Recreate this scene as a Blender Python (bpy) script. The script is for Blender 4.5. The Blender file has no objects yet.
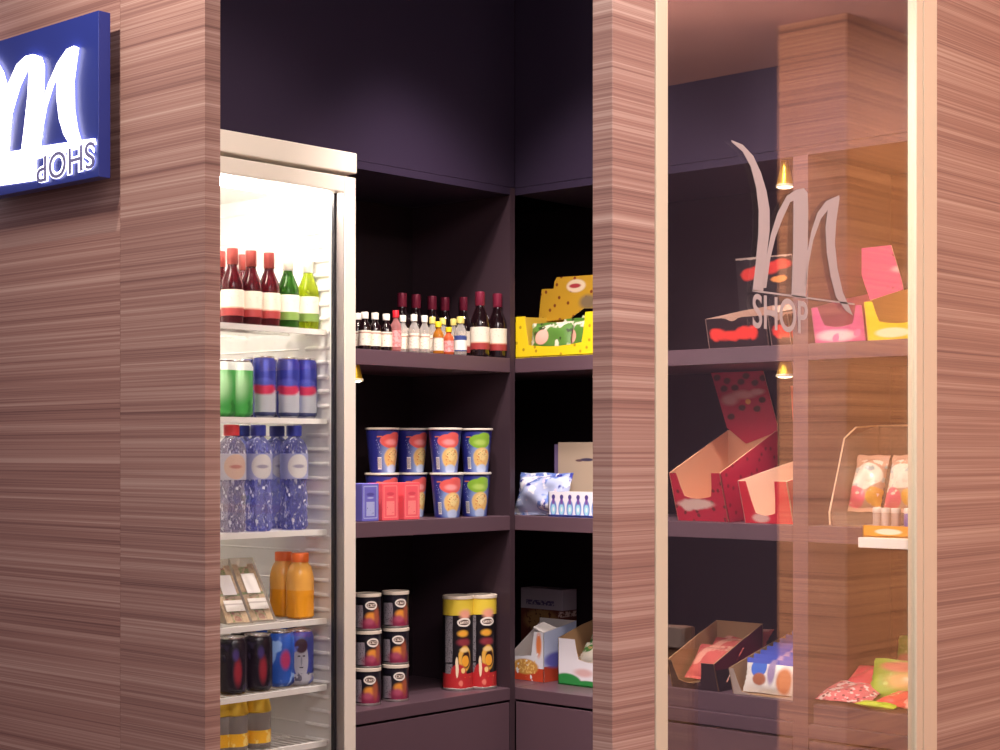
import bpy, bmesh, math, random
from mathutils import Vector, Matrix
random.seed(7)
PI = math.pi
C = bpy.context.scene.collection
S = bpy.context.scene

# ------------------------------------------------------------------ camera, world, lights
TH = math.radians(42.25); FPX = 1660.0; ZC = 1.10; HY = 452.0
FW = (-math.sin(TH), math.cos(TH)); RT = (math.cos(TH), math.sin(TH))
cam = bpy.data.cameras.new('camera'); co = bpy.data.objects.new('camera', cam); C.objects.link(co)
co.location = (0, 0, ZC); co.rotation_euler = (PI/2, 0, TH)
cam.sensor_width = 36; cam.lens = FPX/1000*36; cam.shift_y = (HY-375)/1000
cam.clip_start = .05; cam.clip_end = 60
S.camera = co
S.view_settings.view_transform = 'Standard'; S.view_settings.look = 'None'
S.view_settings.exposure = 0.30; S.view_settings.gamma = 1.0; S.view_settings.use_curve_mapping = False
W = bpy.data.worlds.new('world'); S.world = W; W.use_nodes = True
W.node_tree.nodes['Background'].inputs[0].default_value = (.62, .50, .60, 1)
W.node_tree.nodes['Background'].inputs[1].default_value = .30

def aim(o, tgt):
    d = Vector(tgt) - o.location
    o.rotation_euler = d.to_track_quat('-Z', 'Y').to_euler()
def spot(name, loc, tgt, power, size=70, blend=.5, col=(1, .80, .62), rad=.06):
    l = bpy.data.lights.new(name, 'SPOT'); l.energy = power; l.color = col
    l.spot_size = math.radians(size); l.spot_blend = blend; l.shadow_soft_size = rad
    o = bpy.data.objects.new(name, l); C.objects.link(o); o.location = loc; aim(o, tgt); return o
def area(name, loc, tgt, power, sx, sy, col=(1, .85, .72)):
    l = bpy.data.lights.new(name, 'AREA'); l.energy = power; l.color = col
    l.shape = 'RECTANGLE'; l.size = sx; l.size_y = sy
    o = bpy.data.objects.new(name, l); C.objects.link(o); o.location = loc; aim(o, tgt); return o

spot('lobby_spot', (-2.42, 1.40, 2.19), (-2.50, 1.80, 1.65), 9, 150, .8, (1, .88, .78), .008)
spot('lobby_spot', (-2.1, .6, 2.75), (-2.15, 1.85, 1.4), 44, 90, .9, (1, .87, .78), .1)
spot('lobby_spot', (.25, 2.2, 2.5), (-1.43, 2.4, .9), 58, 95, .8, (1, .88, .77), .1)
spot('lobby_spot', (-1.15, 5.2, 2.5), (.06, 5.4, 1.3), 190, 110, .8, (1, .66, .40), .1)
spot('lobby_spot', (.1, 3.7, 2.4), (.2, 5.0, 1.2), 100, 75, .8, (1, .80, .74), .1)
area('lobby_fill', (-1.2, 5.6, 1.0), (.06, 5.3, .9), 46, .5, 1.8, (1, .68, .47))  # added off-view fill, evens the light on the column's glass-facing side
area('lobby_fill', (.2, 3.3, .9), (.2, 5.0, .8), 62, .5, 1.6, (1, .78, .72))  # added off-view fill for the column's other face, no real fitting
spot('shop_spot', (-2.22, 2.55, 2.5), (-2.80, 2.85, .8), 90, 58, 1.0, (1, .86, .80), .05)
spot('shop_spot', (-2.40, 2.42, 2.5), (-2.50, 3.15, .9), 56, 62, .7, (1, .86, .80), .05)
spot('shop_spot', (-1.78, 2.08, 2.42), (-1.85, 3.2, 1.0), 110, 62, .7, (1, .86, .78), .05)
spot('shop_spot', (-2.02, 2.10, 2.5), (-2.72, 2.25, 1.35), 24, 58, .8, (1, .86, .74), .05)  # extra spot, added only to brighten the fridge header
area('lobby_fill', (-.2, .9, 2.55), (-.8, 1.6, 0), 34, 1.2, 1.2, (1, .90, .88))
area('lobby_fill', (.4, 3.6, 1.9), (.6, 3.9, 4), 75, 1.0, 1.0, (1, .74, .70))  # added upward fill that brightens the lobby ceiling, no real fitting

# ------------------------------------------------------------------ measuring helpers
def ray(px):
    t = (px-500)/FPX; return (FW[0]+t*RT[0], FW[1]+t*RT[1])
def onX(px, X): d = ray(px); k = X/d[0]; return (X, d[1]*k)
def onY(px, Y): d = ray(px); k = Y/d[1]; return (d[0]*k, Y)
def dep(p): return p[0]*FW[0]+p[1]*FW[1]
def zat(p, py): return ZC-(py-HY)*dep(p)/FPX
def ptX(px, py, X): p = onX(px, X); return (X, p[1], zat(p, py))
def ptY(px, py, Y): p = onY(px, Y); return (p[0], Y, zat(p, py))

# ------------------------------------------------------------------ materials
def srgb(c):
    if isinstance(c, str): c = [int(c[i:i+2], 16) for i in (0, 2, 4)]
    return tuple(((v/255)/12.92 if v/255 <= .04045 else ((v/255+.055)/1.055)**2.4) for v in c)
_mats = {}
def mat(name, col, rough=.5, metal=0., spec=.5, emit=None, es=0., alpha=1., coat=0., trans=0.):
    m = bpy.data.materials.new(name); m.use_nodes = True
    b = m.node_tree.nodes['Principled BSDF']
    b.inputs['Base Color'].default_value = (*srgb(col), 1)
    b.inputs['Roughness'].default_value = rough; b.inputs['Metallic'].default_value = metal
    b.inputs['Specular IOR Level'].default_value = spec
    if coat: b.inputs['Coat Weight'].default_value = coat
    if alpha < 1: b.inputs['Alpha'].default_value = alpha
    if trans: b.inputs['Transmission Weight'].default_value = trans
    if emit: b.inputs['Emission Color'].default_value = (*srgb(emit), 1); b.inputs['Emission Strength'].default_value = es
    return m
class N:
    def __init__(s, m): s.t = m.node_tree; s.n = s.t.nodes; s.l = s.t.links
    def new(s, k): return s.n.new(k)
    def put(s, v, sock):
        if hasattr(v, 'is_output'): s.l.new(v, sock)
        else: sock.default_value = v
    def m(s, op, a, b=0., c=None):
        n = s.new('ShaderNodeMath'); n.operation = op; s.put(a, n.inputs[0]); s.put(b, n.inputs[1])
        if c is not None: s.put(c, n.inputs[2])
        return n.outputs[0]
    def mix(s, f, a, b):
        n = s.new('ShaderNodeMix'); n.data_type = 'RGBA'
        s.put(f, n.inputs[0]); s.put(a, n.inputs[6]); s.put(b, n.inputs[7]); return n.outputs[2]
    def sstep(s, v, a, b):
        n = s.new('ShaderNodeMapRange'); n.interpolation_type = 'SMOOTHSTEP'
        s.put(v, n.inputs[0]); n.inputs[1].default_value = a; n.inputs[2].default_value = b
        return n.outputs[0]
def pat(name, base, layers, mode='xz', rough=.4, warp=0., wscale=60, spec=.5, coat=0., alpha=1., metal=0.):
    """printed pattern: layers of ellipses, bars and speckle in the part's own coordinates (u sideways or angle, v up)"""
    m = bpy.data.materials.new(name); m.use_nodes = True; g = N(m)
    b = g.n['Principled BSDF']; b.inputs['Roughness'].default_value = rough; b.inputs['Specular IOR Level'].default_value = spec
    b.inputs['Metallic'].default_value = metal
    if coat: b.inputs['Coat Weight'].default_value = coat
    if alpha < 1: b.inputs['Alpha'].default_value = alpha
    tc = g.new('ShaderNodeTexCoord'); vec = tc.outputs['Object']
    if warp:
        nz = g.new('ShaderNodeTexNoise'); nz.inputs['Scale'].default_value = wscale; g.l.new(vec, nz.inputs['Vector'])
        vm = g.new('ShaderNodeVectorMath'); vm.operation = 'MULTIPLY_ADD'
        g.l.new(nz.outputs['Color'], vm.inputs[0]); vm.inputs[1].default_value = (warp,)*3
        av = g.new('ShaderNodeVectorMath'); av.operation = 'SUBTRACT'; g.l.new(vec, av.inputs[0]); av.inputs[1].default_value = (warp/2,)*3
        g.l.new(av.outputs[0], vm.inputs[2]); vec2 = vm.outputs[0]
    else: vec2 = vec
    sp = g.new('ShaderNodeSeparateXYZ'); g.l.new(vec2, sp.inputs[0])
    X, Y, Z = sp.outputs
    if mode == 'cyl': u = g.m('ARCTAN2', X, g.m('MULTIPLY', Y, -1.)); v = Z
    elif mode == 'yz': u, v = Y, Z
    elif mode == 'xy': u, v = X, Y
    else: u, v = X, Z
    col = (*srgb(base), 1)
    for L in layers:
        k = L[0]
        if k == 'e':
            _, cx, cy, rx, ry, c = L[:6]; soft = L[6] if len(L) > 6 else .08
            a = g.m('DIVIDE', g.m('SUBTRACT', u, cx), rx); bb = g.m('DIVIDE', g.m('SUBTRACT', v, cy), ry)
            d = g.m('SQRT', g.m('ADD', g.m('MULTIPLY', a, a), g.m('MULTIPLY', bb, bb)))
            f = g.sstep(d, 1+soft, 1-soft)
        elif k == 'r':
            _, x0, x1, y0, y1, c = L[:6]
            a = g.m('SUBTRACT', (x1-x0)/2, g.m('ABSOLUTE', g.m('SUBTRACT', u, (x0+x1)/2)))
            bb = g.m('SUBTRACT', (y1-y0)/2, g.m('ABSOLUTE', g.m('SUBTRACT', v, (y0+y1)/2)))
            f = g.m('GREATER_THAN', g.m('MINIMUM', a, bb), 0.)
        elif k == 'n':
            _, sc, th, c = L[:4]; reg = L[4] if len(L) > 4 else None
            nz = g.new('ShaderNodeTexNoise'); nz.inputs['Scale'].default_value = sc; nz.inputs['Detail'].default_value = 2
            g.l.new(vec, nz.inputs['Vector']); f = g.sstep(nz.outputs['Fac'], th, th+.06)
            if reg:
                x0, x1, y0, y1 = reg
                a = g.m('SUBTRACT', (x1-x0)/2, g.m('ABSOLUTE', g.m('SUBTRACT', u, (x0+x1)/2)))
                bb = g.m('SUBTRACT', (y1-y0)/2, g.m('ABSOLUTE', g.m('SUBTRACT', v, (y0+y1)/2)))
                f = g.m('MULTIPLY', f, g.m('GREATER_THAN', g.m('MINIMUM', a, bb), 0.))
        elif k == 'v':
            _, sc, th, c = L[:4]; vo = g.new('ShaderNodeTexVoronoi'); vo.inputs['Scale'].default_value = sc; vo.voronoi_dimensions = '2D'
            cb = g.new('ShaderNodeCombineXYZ'); g.l.new(u, cb.inputs[0]); g.l.new(v, cb.inputs[1]); g.l.new(cb.outputs[0], vo.inputs['Vector']); f = g.sstep(vo.outputs['Distance'], th+.04, th-.04)
        elif k == 's':      # stripes across u
            _, per, duty, c, reg = L; x0, x1, y0, y1 = reg
            f = g.m('LESS_THAN', g.m('FRACT', g.m('DIVIDE', g.m('SUBTRACT', u, x0), per)), duty)
            a = g.m('SUBTRACT', (x1-x0)/2, g.m('ABSOLUTE', g.m('SUBTRACT', u, (x0+x1)/2)))
            bb = g.m('SUBTRACT', (y1-y0)/2, g.m('ABSOLUTE', g.m('SUBTRACT', v, (y0+y1)/2)))
            f = g.m('MULTIPLY', f, g.m('GREATER_THAN', g.m('MINIMUM', a, bb), 0.))
        col = g.mix(f, col, (*srgb(c), 1))
    g.put(col, b.inputs['Base Color'])
    return m
def wood(name, dark, mid, light, off=0., rough=.5):
    m = bpy.data.materials.new(name); m.use_nodes = True; g = N(m); b = g.n['Principled BSDF']
    b.inputs['Roughness'].default_value = rough; b.inputs['Specular IOR Level'].default_value = .35
    tc = g.new('ShaderNodeTexCoord')
    def nz(sx, sz, det, o):
        mp = g.new('ShaderNodeMapping'); mp.inputs['Scale'].default_value = (sx, sx, sz); mp.inputs['Location'].default_value = (o+off, o*.7, o*1.3+off)
        g.l.new(tc.outputs['Object'], mp.inputs[0]); n = g.new('ShaderNodeTexNoise'); n.inputs['Scale'].default_value = 1
        n.inputs['Detail'].default_value = det; n.inputs['Roughness'].default_value = .6; g.l.new(mp.outputs[0], n.inputs['Vector']); return n.outputs['Fac']
    a = nz(.25, 95, 5, 0); c = nz(.6, 300, 3, 5); d = nz(.2, 24, 2, 9); e = nz(1.2, 620, 1, 3)
    f = g.m('ADD', g.m('MULTIPLY', a, .42), g.m('ADD', g.m('MULTIPLY', c, .38), g.m('ADD', g.m('MULTIPLY', d, .22), g.m('MULTIPLY', e, .20))))
    r = g.new('ShaderNodeValToRGB'); g.l.new(f, r.inputs[0]); cr = r.color_ramp
    cr.elements[0].position = .46; cr.elements[0].color = (*srgb(dark), 1)
    cr.elements[1].position = .76; cr.elements[1].color = (*srgb(light), 1)
    x = cr.elements.new(.60); x.color = (*srgb(mid), 1)
    g.l.new(r.outputs[0], b.inputs['Base Color']); return m
def pane(name, refl, tint='ffffff', rough=0.):
    m = bpy.data.materials.new(name); m.use_nodes = True; g = N(m); g.n.clear()
    o = g.new('ShaderNodeOutputMaterial'); t = g.new('ShaderNodeBsdfTransparent'); t.inputs[0].default_value = (*srgb(tint), 1)
    gl = g.new('ShaderNodeBsdfGlossy'); gl.inputs['Roughness'].default_value = rough; mx = g.new('ShaderNodeMixShader')
    mx.inputs[0].default_value = refl; g.l.new(t.outputs[0], mx.inputs[1]); g.l.new(gl.outputs[0], mx.inputs[2]); g.l.new(mx.outputs[0], o.inputs[0])
    return m
def clear(name, tint, body, fac=.25, rough=.12, gl=.08, bump=0., glint=False):
    """thin see-through plastic or glass: tinted transparency, some body colour, a gloss"""
    m = bpy.data.materials.new(name); m.use_nodes = True; g = N(m); b = g.n['Principled BSDF']; o = g.n['Material Output']
    b.inputs['Base Color'].default_value = (*srgb(body), 1); b.inputs['Roughness'].default_value = rough
    t = g.new('ShaderNodeBsdfTransparent'); t.inputs[0].default_value = (*srgb(tint), 1)
    if glint:  # highlights painted in as pale, more opaque spots
        nz = g.new('ShaderNodeTexNoise'); nz.inputs['Scale'].default_value = 150; nz.inputs['Detail'].default_value = 1; t2 = g.new('ShaderNodeTexCoord')
        mp = g.new('ShaderNodeMapping'); mp.inputs['Scale'].default_value = (1, 1, .45); g.l.new(t2.outputs['Object'], mp.inputs[0]); g.l.new(mp.outputs[0], nz.inputs['Vector'])
        fs = g.sstep(nz.outputs['Fac'], .56, .68); g.put(g.mix(fs, (*srgb(body), 1), (.9, .9, .95, 1)), b.inputs['Base Color']); fac = g.m('MULTIPLY_ADD', fs, .45, fac)
    if bump:
        vo = g.new('ShaderNodeTexVoronoi'); vo.inputs['Scale'].default_value = 110; tc = g.new('ShaderNodeTexCoord'); g.l.new(tc.outputs['Object'], vo.inputs['Vector'])
        bp = g.new('ShaderNodeBump'); bp.inputs['Strength'].default_value = bump; bp.inputs['Distance'].default_value = .004; g.l.new(vo.outputs['Distance'], bp.inputs['Height']); g.l.new(bp.outputs[0], b.inputs['Normal'])
    lw = g.new('ShaderNodeLayerWeight'); lw.inputs[0].default_value = .35
    f = g.m('MINIMUM', g.m('MULTIPLY_ADD', lw.outputs['Facing'], .55, fac), 1.)
    mx = g.new('ShaderNodeMixShader'); g.l.new(f, mx.inputs[0]); g.l.new(t.outputs[0], mx.inputs[1]); g.l.new(b.outputs[0], mx.inputs[2])
    g.l.new(mx.outputs[0], o.inputs[0]); return m

# ------------------------------------------------------------------ mesh helpers
class MB:
    def __init__(s): s.bm = bmesh.new(); s.mi = 0
    def face(s, vs, mi=None):
        try: f = s.bm.faces.new(vs)
        except ValueError: return None
        f.material_index = s.mi if mi is None else mi; return f
    def box(s, x0, x1, y0, y1, z0, z1, mi=None):
        v = [s.bm.verts.new(p) for p in ((x0,y0,z0),(x1,y0,z0),(x1,y1,z0),(x0,y1,z0),(x0,y0,z1),(x1,y0,z1),(x1,y1,z1),(x0,y1,z1))]
        for q in ((0,3,2,1),(4,5,6,7),(0,1,5,4),(1,2,6,5),(2,3,7,6),(3,0,4,7)): s.face([v[i] for i in q], mi)
        return s
    def prism(s, pts, ext, mi=None, mb=None, ms=None):
        """closed outline of 3-D points pushed along ext; mi front cap, mb back cap, ms rim"""
        mi = s.mi if mi is None else mi; mb = mi if mb is None else mb; ms = mb if ms is None else ms
        e = Vector(ext); a = [s.bm.verts.new(p) for p in pts]; b = [s.bm.verts.new(Vector(p)+e) for p in pts]; n = len(pts)
        s.face(a, mi); s.face(b[::-1], mb)
        for i in range(n): s.face([a[i], b[i], b[(i+1)%n], a[(i+1)%n]], ms)
        return s
    def lathe(s, prof, seg=28, c=(0,0), mi=None, sq=None):
        rings = []
        for r, z in prof:
            if r < 1e-6: rings.append([s.bm.verts.new((c[0], c[1], z))]); continue
            ring = []
            for i in range(seg):
                a = 2*PI*i/seg; k = 1.
                if sq: k = 1/((abs(math.cos(a))**sq+abs(math.sin(a))**sq)**(1/sq))
                ring.append(s.bm.verts.new((c[0]+r*k*math.cos(a), c[1]+r*k*math.sin(a), z)))
            rings.append(ring)
        for A, B in zip(rings, rings[1:]):
            if len(A) == 1 and len(B) == 1: continue
            for i in range(seg):
                j = (i+1) % seg
                if len(A) == 1: s.face([A[0], B[j], B[i]], mi)
                elif len(B) == 1: s.face([A[i], A[j], B[0]], mi)
                else: s.face([A[i], A[j], B[j], B[i]], mi)
        return s
    def tube(s, path, r, seg=8, mi=None):
        pts = [Vector(p) for p in path]; rings = []
        for i, p in enumerate(pts):
            d = (pts[min(i+1, len(pts)-1)]-pts[max(i-1, 0)]).normalized()
            u = d.cross(Vector((0,0,1)) if abs(d.z) < .9 else Vector((1,0,0))).normalized(); w = d.cross(u)
            rings.append([s.bm.verts.new(p+u*r*math.cos(2*PI*k/seg)+w*r*math.sin(2*PI*k/seg)) for k in range(seg)])
        for A, B in zip(rings, rings[1:]):
            for k in range(seg): s.face([A[k], A[(k+1)%seg], B[(k+1)%seg], B[k]], mi)
        s.face(rings[0][::-1], mi); s.face(rings[-1], mi); return s
    def pillow(s, w, h, t, nx=14, nz=14, crimp=.08, lump=.0, seed=0, mi=None):
        """sealed bag standing in the xz plane, base at z=0"""
        rnd = random.Random(seed); ph = [rnd.uniform(0, 6) for _ in range(4)]
        def P(i, j, sg):
            u = i/nx; v = j/nz; x = (u-.5)*w; z = v*h
            vv = min(max((v-crimp)/(1-2*crimp), 0), 1)
            th = t/2*(max(1-abs(2*u-1)**2.6, 0))**.6*(max(1-abs(2*vv-1)**2.6, 0))**.6
            th *= 1+lump*math.sin(9*u+ph[0])*math.sin(8*v+ph[1])
            pinch = 1-.05*math.sin(PI*vv)
            ed = .0016*math.sin(v*40)*(1 if abs(u-.5) > .49 else 0)
            return (x*pinch+ed, sg*(th+.0006), z+.003*lump*math.sin(12*u+ph[2]))
        F = [[s.bm.verts.new(P(i, j, -1)) for j in range(nz+1)] for i in range(nx+1)]
        B = [[s.bm.verts.new(P(i, j, 1)) for j in range(nz+1)] for i in range(nx+1)]
        for i in range(nx):
            for j in range(nz):
                s.face([F[i][j], F[i+1][j], F[i+1][j+1], F[i][j+1]], mi); s.face([B[i][j], B[i][j+1], B[i+1][j+1], B[i+1][j]], mi)
        for i in range(nx):
            s.face([F[i][0], B[i][0], B[i+1][0], F[i+1][0]], mi); s.face([F[i][nz], F[i+1][nz], B[i+1][nz], B[i][nz]], mi)
        for j in range(nz):
            s.face([F[0][j], F[0][j+1], B[0][j+1], B[0][j]], mi); s.face([F[nx][j], B[nx][j], B[nx][j+1], F[nx][j+1]], mi)
        return s
    def rot(s, M): bmesh.ops.transform(s.bm, matrix=M, verts=s.bm.verts); return s
    def build(s, name, mats, parent=None, smooth=False, bevel=0., recalc=True, loc=None):
        if recalc: bmesh.ops.recalc_face_normals(s.bm, faces=s.bm.faces)
        me = bpy.data.meshes.new(name); s.bm.to_mesh(me); s.bm.free()
        for m in (mats if isinstance(mats, (list, tuple)) else [mats]): me.materials.append(m)
        if smooth:
            for p in me.polygons: p.use_smooth = True
        o = bpy.data.objects.new(name, me); C.objects.link(o)
        if smooth:
            try: me.set_sharp_from_angle(angle=math.radians(40))
            except Exception: pass
        if bevel:
            b = o.modifiers.new('bevel', 'BEVEL'); b.width = bevel; b.segments = 2; b.limit_method = 'ANGLE'; b.angle_limit = math.radians(40)
        if parent: o.parent = parent
        if loc: o.location = loc
        return o
def text_mesh(txt, name, mats, size=1., ext=.002, off=0., sx=1., parent=None, M=None):
    cu = bpy.data.curves.new(name, 'FONT'); cu.body = txt; cu.size = size; cu.extrude = ext*.3 if 'l' in name[:1] else ext*.3; cu.offset = off; cu.align_x = 'CENTER'; cu.align_y = 'CENTER'
    t = bpy.data.objects.new(name, cu); C.objects.link(t)
    bpy.context.view_layer.update()
    me = bpy.data.meshes.new_from_object(t.evaluated_get(bpy.context.evaluated_depsgraph_get()))
    bpy.data.objects.remove(t); me.name = name
    me.materials.clear()
    me.materials.append(mats)
    xs = [v.co.x for v in me.vertices]; ys = [v.co.y for v in me.vertices]
    cx = (min(xs)+max(xs))/2; cy = (min(ys)+max(ys))/2; w = max(xs)-min(xs); h = max(ys)-min(ys)
    return me, cx, cy, w, h
def tag(o, label=None, cat=None, group=None, kind=None):
    if label: o['label'] = label
    if cat: o['category'] = cat
    if group: o['group'] = group
    if kind: o['kind'] = kind
    return o
def thing(name, label, cat, loc=(0,0,0), rz=0., group=None):
    o = bpy.data.objects.new(name, None); C.objects.link(o); o.location = loc; o.rotation_euler = (0,0,rz); o.empty_display_size = .05
    return tag(o, label, cat, group)
def struct(o, label=None, cat=None): o['kind'] = 'structure'; return tag(o, label, cat)
def dup(root, loc, rz=None, label=None, group=None):
    def cp(o, par):
        c = o.copy(); C.objects.link(c)
        if par: c.parent = par
        for ch in list(o.children): cp(ch, c)
        return c
    r = cp(root, None); r.location = loc
    if rz is not None: r.rotation_euler[2] = rz
    if label: r['label'] = label
    if group: r['group'] = group
    return r
class Kind:
    """first use moves the original, later uses copy it"""
    def __init__(s, fn): s.fn = fn; s.proto = None
    def put(s, loc, rz, label, group=None):
        if s.proto is None:
            s.proto = s.fn(); s.proto.location = loc; s.proto.rotation_euler[2] = rz; s.proto['label'] = label
            if group: s.proto['group'] = group
            return s.proto
        o = dup(s.proto, loc, rz, label)
        if group: o['group'] = group
        return o

# ------------------------------------------------------------------ key planes
XF = -2.796; YF = 3.134            # fronts of the two shelf runs, meeting in the corner
U = -1.431; Y0 = 1.807             # outer faces of the glass side and of the entrance side
XW = onY(205, Y0)[0]               # end of the left wall
Z1, Z2, Z3 = 1.3366, .939, .505    # shelf tops
TB = .036
ZTOP = 1.767

WOOD = wood('striped_veneer', '7c5a54', 'a88074', 'ceaea0')
WOODR = wood('striped_veneer_right', '80605a', 'a98474', 'ccb09e', 3.1)
WOODL = wood('striped_veneer_far', '74503a', 'a87a5c', 'c89a78', 7.)
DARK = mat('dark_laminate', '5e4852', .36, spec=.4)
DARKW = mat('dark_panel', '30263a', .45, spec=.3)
SIDE = mat('shaded_side', '42323a', .45, spec=.3)  # same laminate in a darker colour, niche shade painted in
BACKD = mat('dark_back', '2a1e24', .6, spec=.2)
METAL = mat('champagne_metal', 'eadcc0', .35, .1)
FRIDGE = mat('cream_fridge_paint', 'f2e8da', .4)
WHITE = mat('white_liner', 'f4f2ee', .4)
BLACK = mat('black_rubber', '15131a', .5)
PANE = pane('door_glass', .15)
FPANE = pane('fridge_glass', .025)

# ------------------------------------------------------------------ the setting
def slab(name, m, *b, bevel=0.):
    return struct(MB().box(*b).build(name, m, bevel=bevel))
slab('floor', mat('floor_tile', '7a6660', .35), -7, 3, -2, 8, -.1, 0)
# left entrance wall in two panels
pw = struct(bpy.data.objects.new('wall_left', None)); C.objects.link(pw)
xs = onY(120, Y0)[0]
MB().box(xs+.001, XW, Y0, Y0+.0335, 0, 2.9).build('panel', WOOD, pw)
MB().box(-6, xs, Y0, Y0+.0335, 0, 2.9).build('panel', wood('striped_veneer_left', '7a5650', 'a67c70', 'cca89a', 1.7), pw)
pc = onY(592.5, Y0)[0]; pe = onX(655, U)[1]
struct(MB().box(pc, U, Y0, pe, 0, 2.9).build('pillar', WOOD, bevel=.001), 'striped wood corner pillar between the entrance and the glass door', 'pillar')
ge = onX(936.3, U)[1]
slab('wall_right', WOODR, U-.04, U, ge, 3.75, 0, 2.9)
slab('wall_back', BACKD, -3.4, U-.04, 3.55, 3.65, 0, 2.9)
slab('wall_shop', BACKD, -3.4, -3.30, Y0+.04, 3.55, 0, 2.9)
slab('ceiling_shop', mat('shop_ceiling', '4a3c40', .8), -3.4, U, Y0+.0345, 3.65, 2.62, 2.70)
# dark panels above the shelves, flush with their fronts
slab('trim_1', DARKW, XF-.02, XF, 1.90, YF-.001, ZTOP+.001, 2.62)
slab('trim_2', DARKW, XF+.001, U-.045, YF, YF+.02, ZTOP+.001, 2.62)
# lobby seen only in the glass
WL = U*2
slab('ceiling_lobby', mat('lobby_ceiling', 'b08478', .8), U+.01, 3, 2.0, 7, 2.60, 2.68)
slab('wall_lobby', mat('lobby_far_wall', '3a3040', .7), .34, 3, 5.50, 5.6, 0, 2.6)
slab('column', WOODL, .065, .337, 4.987, 6.6, 0, 2.6)

# glass door
door = struct(bpy.data.objects.new('door_1', None)); C.objects.link(door)
f0 = pe; f1 = onX(667, U)[1]; g0 = f1; g1 = onX(914.5, U)[1]; g2 = onX(921, U)[1]; g3 = onX(923, U)[1]
MB().box(U-.03, U+.002, f0+.0005, f1, 0, 2.9).build('jamb', METAL, door, bevel=.001)
MB().box(U-.0008, U+.004, g1, g2, 0, 2.9).build('stile', METAL, door, bevel=.001)
MB().box(U-.006, U-.001, g2+.0003, g3, 0, 2.9).build('seal', mat('seal_grey', '7a6660', .6), door)
MB().box(U-.03, U+.002, g3, ge-.0005, 0, 2.9).build('jamb', METAL, door, bevel=.001)
MB().box(U-.006, U-.001, g0+.0005, g2, .01, 2.9).build('pane', PANE, door)
FROST = mat('frosted_film', 'bcacaa', .6)
def GP(x, y): return ptX(655+x/3.262, 130+y/3.262, U-.0009)
def sticker(polys, name, m):
    b = MB()
    for p in polys: b.prism([GP(*q) for q in p], (.0006, 0, 0))
    return b.build(name, m, door)
A_ = [(248,33),(285,48),(320,85),(345,140),(363,200),(373,260),(373,330),(362,420),(352,525),(318,525),(328,440),(337,340),(338,260),(330,190),(312,120),(285,70),(250,40)]
B_ = [(352,515),(362,420),(378,340),(400,270),(430,215),(460,195),(485,190),(497,205),(499,260),(497,400),(490,548),(445,542),(450,400),(452,230),(440,235),(415,290),(392,350),(375,420),(362,515)]
C_ = [(490,500),(497,400),(510,330),(530,270),(558,232),(600,213),(601,225),(590,300),(586,370),(594,450),(612,530),(645,605),(622,590),(590,545),(573,480),(560,400),(556,320),(563,260),(540,290),(515,360),(500,440),(492,520)]
sticker([A_, B_, C_, [(318,521),(650,566),(650,571),(318,527)]], 'logo', FROST)
me, cx, cy, w, h = text_mesh('SHOP', 'lettering', FROST, 1., .002, .012)
p00 = Vector(GP(318, 645)); p10 = Vector(GP(497, 668)); p01 = Vector(GP(318, 532))
for v in me.vertices:
    a = (v.co.x-cx)/w+.5; b = (v.co.y-cy)/h+.5; z = v.co.z
    q = p00+(p10-p00)*a+(p01-p00)*b; v.co = (q.x+.0005+z*.2, q.y, q.z)
o = bpy.data.objects.new('lettering', me); C.objects.link(o); o.parent = door

# ------------------------------------------------------------------ lobby partition (reflected in the glass)
t = thing('low_partition', 'low wooden partition with a pale cap, reflected at the foot of the glass door', 'partition', (0, 0, 0))
MB().box(-.80, .7, 2.876, 2.900, 0, .682).build('panel', WOODL, t)
MB().box(-.79, .70, 2.868, 2.904, .682, .728).build('cap', mat('partition_cap', 'd8bcae', .4), t, bevel=.003)

# ------------------------------------------------------------------ illuminated sign
ts = .026
so = .03; YB = Y0-so            # back of the sign box, clear of the wall
sx1 = onY(110.5, YB)[0]
zt = zat(onY(98.7, YB-ts), 10.1); zb = zat(onY(98.7, YB-ts), 176.6)
sg = thing('shop_sign', 'square blue illuminated sign with glowing white m on the left wood wall', 'sign', (sx1-.25, Y0-.001, (zt+zb)/2))
ox, oy, oz = sg.location
SBLUE = mat('sign_blue', '263588', .35)
MB().box(sx1-.5-ox, sx1-ox, -ts-so+.001, -so+.001, zb-oz, zt-oz).build('box', SBLUE, sg, bevel=.001)
MB().box(-.16, .16, -so+.001, 0, -.10, .10).build('bracket', METAL, sg)
SGLOW = mat('sign_glow', 'ffffff', .5, emit='f4f0ff', es=3.)
def SPt(x, y, Y): p = ptY(x/3.946, 20+y/3.946, Y); return (p[0]-ox, Y-oy, p[2]-oz)
YS = YB-ts-.009
C2 = [(150,440),(165,330),(190,250),(225,170),(262,115),(290,102),(301,108),(292,170),(283,240),(285,350),(297,430),(312,480),(275,492),(250,450),(232,390),(222,300),(224,205),(200,260),(175,340),(160,420),(150,500)]
B2 = [(0,400),(30,255),(65,175),(100,142),(130,135),(155,145),(166,180),(165,250),(155,400),(148,510),(82,525),(95,420),(108,300),(114,190),(100,195),(70,260),(40,360),(15,535),(-25,540)]
A2 = [(-190,90),(-130,75),(-70,110),(-20,160),(5,205),(22,265),(28,340),(15,535),(-45,545),(-25,400),(-30,310),(-60,230),(-110,150),(-190,98)]
b = MB()
for p in (A2, B2, C2): b.prism([SPt(x, y, YS) for x, y in p], (0, .006, 0))
b.build('logo', SGLOW, sg)
b = MB()
b.prism([SPt(x, y, YS+.005) for x, y in [(-380,610),(0,527),(150,500),(370,467),(376,490),(340,500),(140,548),(140,632),(60,644),(0,652),(-380,740)]], (0, .003, 0))
b.build('glow_band', SGLOW, sg)
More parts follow.
